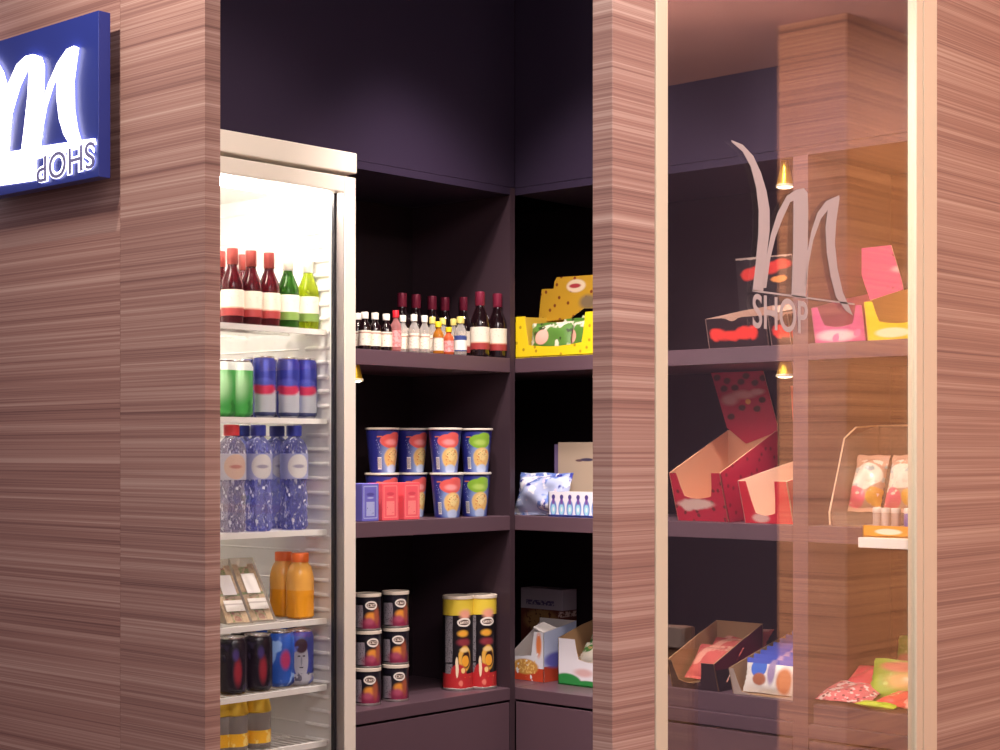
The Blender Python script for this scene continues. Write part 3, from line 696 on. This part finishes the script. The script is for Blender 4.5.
for px, off, lab in ((240,.03,'sandwich pack on the left of the fourth fridge shelf'),(264,.035,'sandwich pack on the right, beside the juice bottles')):
    q = fpos(px, off, 3); KSW.put(q, R90-.25, lab, 'sandwich packs')
# gold-topped bottles at the bottom
YJ = clear('lemon_bottle', 'd8d0c4', 'b8b0ac', .35); GC = mat('gold_foil', 'e0b83c', .3, .5)
def goldtop():
    t = thing('gold_topped_bottle', '', 'bottle')
    MB().lathe([(0,.002),(.026,0),(.030,.005),(.030,.075),(.027,.082),(0,.082)], 28).build('body', YJ, t, smooth=True)
    MB().lathe([(.0275,.076),(.031,.080),(.030,.090),(.0265,.104),(.024,.110),(.0225,.112),(0,.112)], 28).build('foil_top', GC, t, smooth=True)
    cyl_label(MB(), .0304, .012, .040).build('label', pat('lemon_label', 'f0b428', [('n',40,.55,'f8d878')], 'cyl'), t, smooth=True)
    return t
KG = Kind(goldtop)
for px, off, lab in ((234,.036,'gold-topped bottle at the bottom left of the fridge'),(257,.036,'gold-topped bottle on the bottom fridge shelf, right one'),(219,.05,'gold-topped bottle mostly hidden by the wood wall edge')):
    KG.put(fpos(px, off, 5), R90, lab, 'gold-topped bottles')

# ------------------------------------------------------------------ display cartons on the back run (front faces -y)
CARD = mat('brown_card', 'b08a64', .7); CREAM = mat('cream_card', 'd8bfa4', .7); WCARD = mat('white_card', 'e6dfdc', .6)
def carton(name, label, loc, w, d, hf, hb, ext, inn, cut=None, lean=.02, group=None, side=None, dip=None, rz=0.):
    """open tray: leaning front with a scooped cut-out, sides rising to the back. origin at front left floor corner"""
    t = thing(name, label, 'carton', loc, rz, group); T = .0025
    c0, c1, cz = cut if cut and cut != 'plain' else (.15, .85, .45)
    ms = [ext, inn, side or ext]
    b = MB(); dip = .006 if dip is None else dip
    def F(x, z): return (x, -lean*z/hf, z)
    plain = cut == 'plain'
    P = [(0,0),(w,0),(w,hf)] if plain else [(0,0),(w,0),(w,hf),(w*c1+.004,hf)]
    n = 8; xa, xb = w*c0, w*c1
    if not plain: P += [(xb-.002, hf-(hf*(1-cz))*.6)]
    for i in range(0 if plain else n+1):
        u = i/n; P.append((xb-.008+(xa-xb+.016)*u, hf*cz-dip*math.sin(PI*u)))
    P += [(0, hf)] if plain else [(xa+.002, hf-(hf*(1-cz))*.6), (xa-.004, hf), (0, hf)]
    b.prism([F(*p) for p in P], (0, T, 0), 0, 1, 1)
    S_ = [(0,0),(d,0),(d,hb),(d*.55,hf+(hb-hf)*.62),(-lean,hf)]
    b.prism([(0,y,z) for y, z in S_], (T,0,0), 2, 1, 1); b.prism([(w,y,z) for y, z in S_], (-T,0,0), 2, 1, 1)
    b.prism([(0,d,0),(w,d,0),(w,d,hb),(0,d,hb)], (0,-T,0), 0, 1, 1)
    b.box(T, w-T, 0, d, .0008, .003, 1)
    b.build('tray', ms, t)
    return t
def header(t, pts, y, tilt, ext, back=None, name='header_card'):
    b = MB(); b.prism([(x, y+(z-pts[0][1])*tilt, z) for x, z in pts], (0, .002, 0), 0, 1, 1)
    return b.build(name, [ext, back or CREAM], t)
def bag(name, label, cat, loc, rot, w, h, th, m, group=None, lump=.15, seed=1, crimp=.08):
    o = MB().pillow(w, h, th, lump=lump, seed=seed, crimp=crimp).build(name, m, smooth=True)
    o.location = loc; o.rotation_euler = rot; return tag(o, label, cat, group)
E = .0006
def HL(px, py, Y, xa, z0): q = ptY(px, py, Y); return (q[0]-xa, q[2]-z0)
def EL(px, py, rpx, rpy, c, Y, xa, z0, soft=.25):
    a = HL(px, py, Y, xa, z0); k = dep(ptY(px, py, Y))/FPX; return ('e', a[0], a[1], rpx*k/.74, rpy*k, c, soft)
# yellow box, upper shelf near the corner
YEL = pat('yellow_print', 'f2d51e', [('v',30,.12,'b8941c')], 'xz', .45)
YEL2 = pat('yellow_card_print', 'c89a38', [('v',30,.14,'8a4420'),('e',.215,.188,.046,.017,'f0d4b8',.15),('e',.215,.188,.026,.008,'c03a44',.25)], 'xz', .5)
x0 = onY(515, YF+.006)[0]
t = carton('display_carton', 'bright yellow scooped display carton on the upper shelf near the corner', (x0, YF+.006, Z1+E), .29, .2, .105, .112, YEL, mat('yellow_inside','d8b840',.6), (.13,.78,.30), .0)
hp = []
for x, y in [(250,425),(275,200),(355,196),(360,150),(378,118),(640,100),(700,100),(700,330),(560,330),(470,400)]:
    q = ptY(500+x/6.82, 260+y/6.82, YF+.12); hp.append((q[0]-x0, q[2]-Z1))
yh = YF+.126
YEL2 = pat('yellow_card_print', 'cfa02c', [('v',30,.13,'8a4420'),EL(576,286,9,6.5,'f0d8b8',yh,x0,Z1,.15),EL(575,286,5.5,2.2,'b83a44',yh,x0,Z1),EL(588,302,8,7,'8a7458',yh,x0,Z1,.4)], 'xz', .5)
header(t, hp, .12, .0, YEL2)
GRNP = pat('green_pack', '5c8a3c', [('n',30,.52,'e8e2cc'),('n',45,.6,'3a4a28'),('e',-.02,.045,.022,.020,'f2b8a8',.1)], 'xz', .3, coat=.3)
for i, (dx, dy, rz) in enumerate(((.09,.035,.05),(.16,.06,-.1),(.20,.10,.1))):
    bag('snack_packet', ORD[i]+' green snack packet from the left in the yellow carton', 'packet', (x0+dx, YF+dy, Z1+.006), (-.18,0,rz), .13, .085+.01*i, .03, GRNP, 'green snack packets', seed=i)
# middle shelf near the corner
BLUB = pat('blue_silver_wrap', 'b8c4ea', [('n',22,.48,'7088d0'),('n',34,.55,'f2f2fa'),('n',26,.6,'3c3f9a'),('n',60,.6,'dcd0e8')], 'xz', .2, coat=.5)
p = onY(537, YF+.04); bag('sweet_bag', 'shiny blue and white sweet bag on the middle shelf by the corner post', 'bag', (p[0]+.005, YF+.045, Z2+.001), (-.25,0,0), .175, .110, .06, BLUB, lump=.4, seed=4)
bl = []
for k in range(7):
    cx_ = .016+k*.0265
    bl += [('e',cx_,.020,.0105,.022,'6c8cd8',.1),('r',cx_-.004,cx_+.004,.030,.052,'7a50a8'),('e',cx_,.049,.0055,.006,'4a3a8a',.1),('e',cx_,.018,.007,.013,'a4dcf0',.2),('e',cx_,.018,.0028,.006,'f0f4fa',.3)]
BOT = pat('bottle_print_card', 'eceaf6', bl+[('r',-.1,.4,0,.005,'4450a8')], 'xz', .4)
x1 = onY(548.5, YF+.012)[0]
carton('display_carton', 'small white carton printed with a row of blue bottles on the middle shelf', (x1, YF+.012, Z2+E), .20, .05, .062, .062, BOT, WCARD, 'plain', .0)
x2 = onY(558, YF+.10)[0]
CRB = pat('cream_box_print', 'b4a08c', [('e',.07,.139,.012,.003,'5c4048',.3),('e',.095,.141,.022,.004,'3c3450',.3)], 'xz', .5)
t = thing('tall_box', 'cream box standing behind the bottle-printed carton', 'box', (x2, YF+.10, Z2+E))
MB().box(0,.2,0,.06,0,.185).build('body', CRB, t, bevel=.001)
MB().box(-.0135,-.0005,.002,.058,0,.180).build('end_flap', mat('purple_card', '6a5a80', .5), t)
# bottom shelf near the corner
BRN = pat('brown_box_print', '6a342c', [('e',.075,.135,.06,.030,'a87a4c',.25),('n',80,.55,'5a2c24',(.02,.13,.10,.17)),('r',-.1,.4,.166,.3,'b4a4b0'),('r',.02,.12,.177,.19,'5a4a74'),('n',130,.5,'b4a4b0',(.02,.12,.176,.191)),('r',.135,.19,.148,.163,'d8b8b0'),('n',150,.52,'6a342c',(.135,.19,.147,.164))], 'xz', .45)
x3 = onY(520.8, 3.425)[0]
t = thing('cereal_box', 'brown box with a pale top band, at the back of the bottom shelf', 'box', (x3, 3.425, Z3+E)); MB().box(0,.150,0,.06,0,.222).build('body', BRN, t, bevel=.001)
ORC = pat('orange_carton_print', 'e6e4ec', [('r',-.3,.3,0,.034,'c8482c'),('e',-.065,.036,.045,.020,'d89a4c',.12),('n',120,.5,'f0c878',(-.10,-.03,.020,.054)),('e',-.018,.095,.009,.03,'e8844c',.4),('n',60,.62,'f4f0f4')], 'xz', .45)
ORS = pat('orange_carton_side', 'c2cce6', [('r',-.3,.3,0,.040,'b8442c'),('e',.05,.055,.05,.02,'6a6ac0',.3)], 'yz', .45)
cxx, cyy = onY(544, 3.244)
t = thing('display_carton', 'small orange and white carton at the left end of the bottom shelf', 'carton', (cxx, cyy, Z3+E))
b = MB(); T = .0025
b.prism([(-.125,0,0),(0,0,0),(0,0,.128),(-.034,0,.128),(-.044,0,.066),(-.125,0,.058)], (0,T,0), 0, 2, 2)
b.prism([(.0004,.0,0),(.0004,.13,0),(.0004,.13,.150),(.0004,.0,.128)], (-T,0,0), 1, 2, 2)
b.prism([(-.125,0,0),(-.125,.13,0),(-.125,.13,.14),(-.125,0,.058)], (T,0,0), 0, 2, 2); b.box(-.12,-.003,.003,.13,0,.003,2); b.prism([(-.125,.13,0),(0,.13,0),(0,.13,.15),(-.125,.13,.15)], (0,-T,0), 0, 2, 2)
b.build('tray', [ORC, ORS, WCARD], t)
b = MB(); b.prism([(-.002,.0,.128),(-.002,.05,.1365),(-.036,.04,.150),(-.034,-.004,.140)], (0,0,.0015)); b.build('flap', WCARD, t)
bag('snack_packet', 'red snack packet lying in the small orange carton', 'packet', (cxx-.062, cyy+.05, Z3+.02), (-.9,0,0), .10, .09, .03, pat('red_pack','8c2c28',[('n',40,.55,'e8c8b0')],'xz',.3), seed=8)
GRC = pat('green_carton_print', 'e6e2ea', [('e',.03,.004,.05,.026,'2f8a44',.1),('e',.10,.0,.05,.016,'2f8a44',.1),('e',.17,.004,.05,.02,'2f8a44',.1),('e',.085,.035,.03,.010,'d8b0b0',.5),('r',-.1,.4,0,.008,'2f8a44')], 'xz', .45)
gx, gy = onY(558, 3.251)
t = carton('display_carton', 'white and green open carton beside the orange one on the bottom shelf', (gx, gy, Z3+E), .20, .17, .118, .160, GRC, CARD, (.30,.78,.58), .0)
GRP = pat('green_white_pack', 'e8e0d4', [('n',26,.5,'3f8a3c'),('n',50,.6,'c8a878')], 'xz', .35)
for i, (dx, dy, dz) in enumerate(((.085,.045,.050),(.09,.075,.070),(.105,.115,.085))):
    bag('snack_packet', ['front','middle','back'][i]+' green and white packet in the white and green carton', 'packet', (gx+dx, gy+dy, Z3+dz), (-.75,0,.1*i), .13, .07, .025, GRP, 'green and white packets', seed=10+i)
p = onY(597, 3.40); bag('snack_bag', 'tall green snack bag half hidden behind the wooden pillar', 'bag', (p[0]+.03, 3.452, Z3+.001), (-.05,0,0), .11, .215, .04, pat('green_bag','3f7a4c',[('r',-.2,.2,.16,.3,'a8b0b4')],'xz',.3), seed=20)

# ------------------------------------------------------------------ cartons behind the glass
BLKP = pat('black_red_print', '2a1c22', [('e',.03,.030,.022,.014,'ee4038',.25),('e',.065,.026,.025,.012,'ee4038',.25),('e',.10,.030,.025,.014,'ee4038',.25),('e',.125,.03,.012,.014,'ee4038',.3)], 'xz', .4, warp=.012, wscale=50)
PKX = 0
PK = mat('dusty_card', 'c8a89a', .7)
xa, xb = onY(709, YF+.004)[0], onY(769, YF+.004)[0]
t = carton('display_carton', 'black carton with red lettering on the upper shelf, left one behind the glass', (xa, YF+.004, Z1+E), xb-xa, .26, .066, .115, BLKP, PK, (.30,.60,.97), .016)
hp = [ (x-xa, z-Z1) for x, y_, z in (ptY(xx, yy, YF+.26) for xx, yy in ((739,312),(735,259),(791,254),(796,312)))]
yh = YF+.262; o = header(t, hp, .258, .0, pat('black_header_print', '241a20', [EL(748,275,6,6,'ee4038',yh,xa,Z1),EL(758,271,8,5,'ee4038',yh,xa,Z1),EL(770,268,8,6,'ee4038',yh,xa,Z1),EL(782,264,8,5,'ee4038',yh,xa,Z1),EL(779,279,7,3.5,'f09a54',yh,xa,Z1),('r',hp[1][0],hp[2][0],hp[2][1]-.004,.4,'d8c0b4')], 'xz', .4, warp=.008, wscale=50))
xa2 = xb+.006; wb = XP0-.006-xa2
carton('display_carton', 'black carton with red lettering partly behind the divider and the SHOP lettering', (xa2, YF+.004, Z1+E), wb, .26, .066, .105, BLKP, PK, (.2,.8,.9), .016)
MAG = pat('magenta_print', 'd0508c', [('e',.055,.014,.045,.012,'f0c8d0',.4),('n',30,.6,'e070a4')], 'xz', .4, warp=.006); MAGH = pat('magenta_header_print', 'd8487c', [('e',.10,.175,.036,.010,'f0b4b8',.4),('e',.075,.095,.03,.012,'e8a068',.5),('n',70,.64,'9a3c50')], 'xz', .4, warp=.008)
xa = onY(815, YF+.004)[0]; xb = onY(866, YF+.004)[0]
t = carton('display_carton', 'magenta carton with scooped front on the upper shelf behind the glass', (xa, YF+.004, Z1+E), xb-xa, .24, .075, .125, MAG, mat('pink_inside', 'b8688c', .6), (.16,.84,.50), .016)
hq = [ (x-xa, z-Z1) for x, y_, z in (ptY(xx, yy, YF+.22) for xx, yy in ((868,300),(862,283),(852,249),(889,245),(900,281),(903,300)))]
header(t, hq, .225, .0, MAGH)
YE3 = pat('yellow_carton_print', 'f4d020', [('e',.06,.014,.04,.010,'f4ecc0',.2)], 'xz', .4)
xa = xb+.004; wd = .150
t = carton('display_carton', 'yellow carton with scooped front at the right end of the upper shelf behind glass', (xa, YF+.004, Z1+E), min(wd, XR-.02-xa), .24, .080, .135, YE3, mat('tan_inside', 'd8b470', .6), (.16,.9,.48), .016)
hq = [ (x-xa, z-Z1) for x, y_, z in (ptY(xx, yy, YF+.20) for xx, yy in ((909,300),(906,240),(925,238),(928,300)))]
header(t, hq, .21, .0, YE3)
# red cartons, middle shelf
REDP = pat('red_balls_print', 'c42840', [('v',34,.15,'7a2c2a'),('e',.06,.040,.05,.012,'e8c4b8',.25),('e',.035,.034,.015,.012,'e8c4b8',.3)], 'xz', .4, warp=.008); REDS = pat('red_side_print', 'b02440', [('v',30,.14,'7a2028')], 'yz', .4)
PKX = 1
INN = mat('peach_inside', 'e0a888', .7)
yr = YF+.035
xa, xb = onY(678, yr)[0], onY(729, yr)[0]
dB = onX(778, xb)[1]-yr; hB = zat((xb, yr+dB), 430)-Z2
t = carton('display_carton', 'red carton with brown balls and tall header card on the middle shelf', (xa, yr, Z2+E), xb-xa, dB, .112, hB, REDP, INN, (.17,.80,.52), .036, side=REDS)
hq = [ (x-xa, z-Z2) for x, y_, z in (ptY(xx, yy, yr+dB-.006) for xx, yy in ((746,444),(727,428),(711,373),(763,371),(777,424),(777,432)))]
yh = yr+dB-.006
balls = [EL(x,y,3.2,3.2,'5e2a26',yh,xa,Z2,.3) for x, y in ((717,378),(727,381),(741,382),(746,376),(755,383),(763,378),(724,389),(735,388),(762,400),(757,409),(742,408),(731,417))]
header(t, hq, dB-.006, .0, pat('red_header_print', 'c02848', balls+[EL(730,400,7,5,'e0a8a8',yh,xa,Z2,.5),EL(744,395,10,4,'e0a8a8',yh,xa,Z2,.5),EL(757,392,6,3,'e0a8a8',yh,xa,Z2,.5),EL(748,402,2.5,2.5,'e8a050',yh,xa,Z2)], 'xz', .4, warp=.004, wscale=50), INN)
xa, xb = onY(745, yr-.01)[0], onY(794, yr-.01)[0]
REDP2 = pat('red_plain_print', 'e0283c', [('e',.045,.012,.022,.010,'f0c0b4',.3)], 'xz', .4)
t = carton('display_carton', 'bright red carton with cream inside beside the divider on the middle shelf', (xa, yr-.01, Z2+E), min(xb-xa, XP0-.004-xa), .27, .095, .15, REDP2, mat('cream_inside','e8c4b0',.7), (.20,.72,.25), .03)
hq = [ (x-xa, z-Z2) for x, y_, z in (ptY(xx, yy, YF+.25) for xx, yy in ((790,446),(786,386),(802,385),(806,446)))]
header(t, hq, .245, .0, mat('coral_card', 'e0584c', .5))
# clear tray with sweet bags
CTR = clear('tray_plastic', 'f4ece4', 'e8d8c8', .10, .1)
xa = onY(832, YF+.03)[0]
t = thing('clear_tray', 'clear plastic tray holding sweet bags at the right of the middle shelf', 'tray', (xa, YF+.03, Z2+E))
b = MB(); wt = min(.24, XR-.024-xa); 
b.prism([(0,0,0),(wt,0,0),(wt,-.01,.03),(0,-.01,.03)], (0,.002,0)); b.prism([(0,0,0),(0,.2,0),(0,.2,.22),(0,.05,.19),(-.0,-.01,.03)], (.002,0,0))
b.prism([(wt,0,0),(wt,.2,0),(wt,.2,.20),(wt,-.01,.03)], (-.002,0,0)); b.prism([(0,.2,0),(wt,.2,0),(wt,.2,.22),(0,.2,.22)], (0,-.002,0)); b.box(0,wt,0,.2,0,.002)
b.build('tray', CTR, t)
MB().tube([(.001,-.01,.002),(.001,-.012,.03),(.001,.05,.19),(.001,.10,.215),(.001,.198,.22),(wt-.002,.198,.22)], .0022, 6).build('rim', mat('tray_rim', 'e8c8a8', .2), t)
CBG = pat('candy_bag_print', 'c89c84', [('e',0,.078,.036,.030,'f0ead8',.06),('n',36,.56,'b8c4c0',(-.045,.045,.05,.11)),('e',-.02,.030,.026,.022,'f0687c',.12),('e',.03,.032,.024,.020,'e8a83c',.12),('n',50,.6,'f4dcc8')], 'xz', .15, coat=.6, alpha=.9)
for i, (dx, lab) in enumerate(((.046,'left see-through bag of sweets with a white label in the clear tray'),(.133,'right see-through bag of sweets with a white label in the clear tray'))):
    o = bag('sweet_bag', lab, 'bag', (xa+dx, YF+.085, Z2+.030), (-.35,0,0), .080, .132, .045, CBG, 'sweet bags in the tray', lump=.35, seed=30+i)
# ledge contents
p = onY(863, 3.068)
ORT = pat('orange_tray_print', 'f0a028', [('e',.06,.012,.03,.006,'fff0d8',.2),('e',.13,.012,.02,.006,'fff0d8',.2)], 'xz', .4)
carton('display_carton', 'low orange tray on the white ledge at the right edge of the glass', (p[0], 3.066, .9236), XR-.006-p[0], .055, .024, .024, ORT, CREAM, 'plain', 0.)
tubes = ((.02,'b8a49c','grey sweet tube, leftmost in the orange tray'),(.04,'c8b4ac','pale grey sweet tube, second in the orange tray'),(.063,'b49c94','grey sweet tube, third in the orange tray'),(.092,'6a5fae','violet sweet tube in the orange tray'),(.116,'8cc828','lime green sweet tube, left one in the orange tray'),(.136,'8cc828','lime green sweet tube, right one in the orange tray'))
tb = None
for dx, c, lab in tubes:
    t = thing('sweet_tube', lab, 'tube', (p[0]+dx, 3.092, .9275), 0, 'sweet tubes')
    m = mat('tube_wrap', c, .3); MB().lathe([(0,0),(.0085,0),(.0095,.003),(.0095,.052),(.0085,.055),(0,.055)], 16).build('body', m, t, smooth=True)
    MB().lathe([(.0097,.046),(.0100,.047),(.0100,.054),(.009,.0565),(0,.0565)], 16).build('cap', mat('tube_cap', 'e8dcd0', .4), t, smooth=True)
# bottom shelf cartons
yb = YF+.03
xa = onY(672, yb)[0]; xb = onY(719, yb)[0]; dB = onX(763, xb)[1]-yb; hB = zat((xb, yb+dB), 624)-ZR
BKC = pat('black_carton_print', '3a2a30', [('n',40,.62,'5a4448')], 'xz', .45); MRS = pat('maroon_side_print', '6a1c34', [('r',-.1,.4,0,.05,'2c2026')], 'yz', .45)
t = carton('display_carton', 'black and maroon carton with brown inside holding red packets on the bottom shelf', (xa, yb, ZR+E), xb-xa, dB, .065, hB, BKC, CARD, (.12,.70,.30), .020, side=MRS)
REB = pat('red_packet_print', 'c8605a', [('n',24,.5,'e09a88'),('n',16,.6,'b83444')], 'xz', .25, coat=.3)
for i, (dx, dy, dz, rx) in enumerate(((.075,.06,.020,-.75),(.078,.12,.045,-.95),(.08,.18,.062,-.9))):
    bag('snack_packet', ['front','middle','rear'][i]+' red packet in the black and maroon carton', 'packet', (xa+dx, yb+dy-.03, ZR+dz), (rx,0,.08*i), min(.125,xb-xa-.012), .10, .03, REB, 'red packets', seed=40+i)
xa = onY(733, yb)[0]; wq = XP0-.006-xa
WHC = pat('white_carton_print', 'd8c4b8', [('n',30,.62,'c8a898')], 'xz', .45)
t = carton('display_carton', 'pale carton holding a row of blue and white biscuit packs on the bottom shelf', (xa, yb, ZR+E), wq, .27, .060, .125, WHC, CARD, (.10,.96,.12), .018)
BIS = pat('biscuit_pack_print', 'f2ece6', [('e',-.035,.056,.022,.022,'3f6cd0',.08),('r',-.2,.2,.066,.2,'4858b8'),('e',-.03,.030,.018,.014,'b06a4c',.2),('e',.035,.030,.02,.03,'c87a4c',.25),('e',.0,.050,.010,.03,'a890b8',.3)], 'xz', .3, coat=.3)
for i in range(8):
    bag('biscuit_pack', ORD[i]+' blue and white biscuit pack from the front of the row in the pale carton', 'packet', (xa+wq/2+.004, yb+.018+i*.027, ZR+.006+i*.0065), (-.25,0,0), wq-.022, .078, .022, BIS, 'biscuit packs', lump=.1, seed=50, crimp=.05)
# sweet bags pile
LAT = pat('lattice_bag', 'e07078', [('n',60,.54,'f4dcd8'),('v',50,.16,'7a3440')], 'xz', .3); PNK = mat('pink_bag', 'e0485c', .3, coat=.3)
GRE = pat('lime_bag', '9cb83c', [('e',.0,.085,.05,.016,'e88a70',.3),('e',.01,.05,.04,.02,'e8b878',.5),('n',30,.62,'c8d878')], 'xz', .3, coat=.3); STB = pat('strawberry_bag', 'e05848', [('n',40,.55,'f0a890'),('n',30,.62,'f0e0b0')], 'xz', .25, coat=.4)
p = onY(838, YF+.06)
for nm, lab, (px, Y), (dz, rx, rz, w, h, th), m, sd in (
    ('sweet_bag','red and white lattice-patterned sweet bag at the left of the bottom shelf pile',(838,YF+.035),(.010,-1.38,.1,.14,.14,.022),LAT,60),
    ('sweet_bag','glossy pink sweet bag behind the lattice-patterned bag',(862,YF+.125),(.020,-1.0,-.1,.12,.09,.035),PNK,61),
    ('sweet_bag','lime green and coral sweet bag leaning upright in the pile',(897,YF+.115),(.004,-.55,.12,.145,.105,.03),GRE,62),
    ('sweet_bag','green sweet bag standing at the back of the pile by the door frame',(912,YF+.20),(.004,-.25,0,.10,.14,.03),GRE,63),
    ('sweet_bag','red strawberry sweet bag lying at the front of the pile',(893,YF+.035),(.013,-1.4,-.15,.11,.09,.028),STB,64)):
    q = onY(px, Y); x = min(q[0], XR-.03-w/2); bag(nm, lab, 'bag', (x, Y, ZR+dz), (rx,0,rz), w, h, th, m, 'sweet bags on the bottom shelf', lump=.4, seed=sd)
q = onY(873, YF+.02); bag('sweet_bag', 'slim yellow-green sweet strip lying at the front of the pile', 'bag', (q[0], YF+.022, ZR+.010), (-1.5,0,-.12), .10, .028, .014, mat('lime_strip','b8cc30',.3), 'sweet bags on the bottom shelf', seed=66)
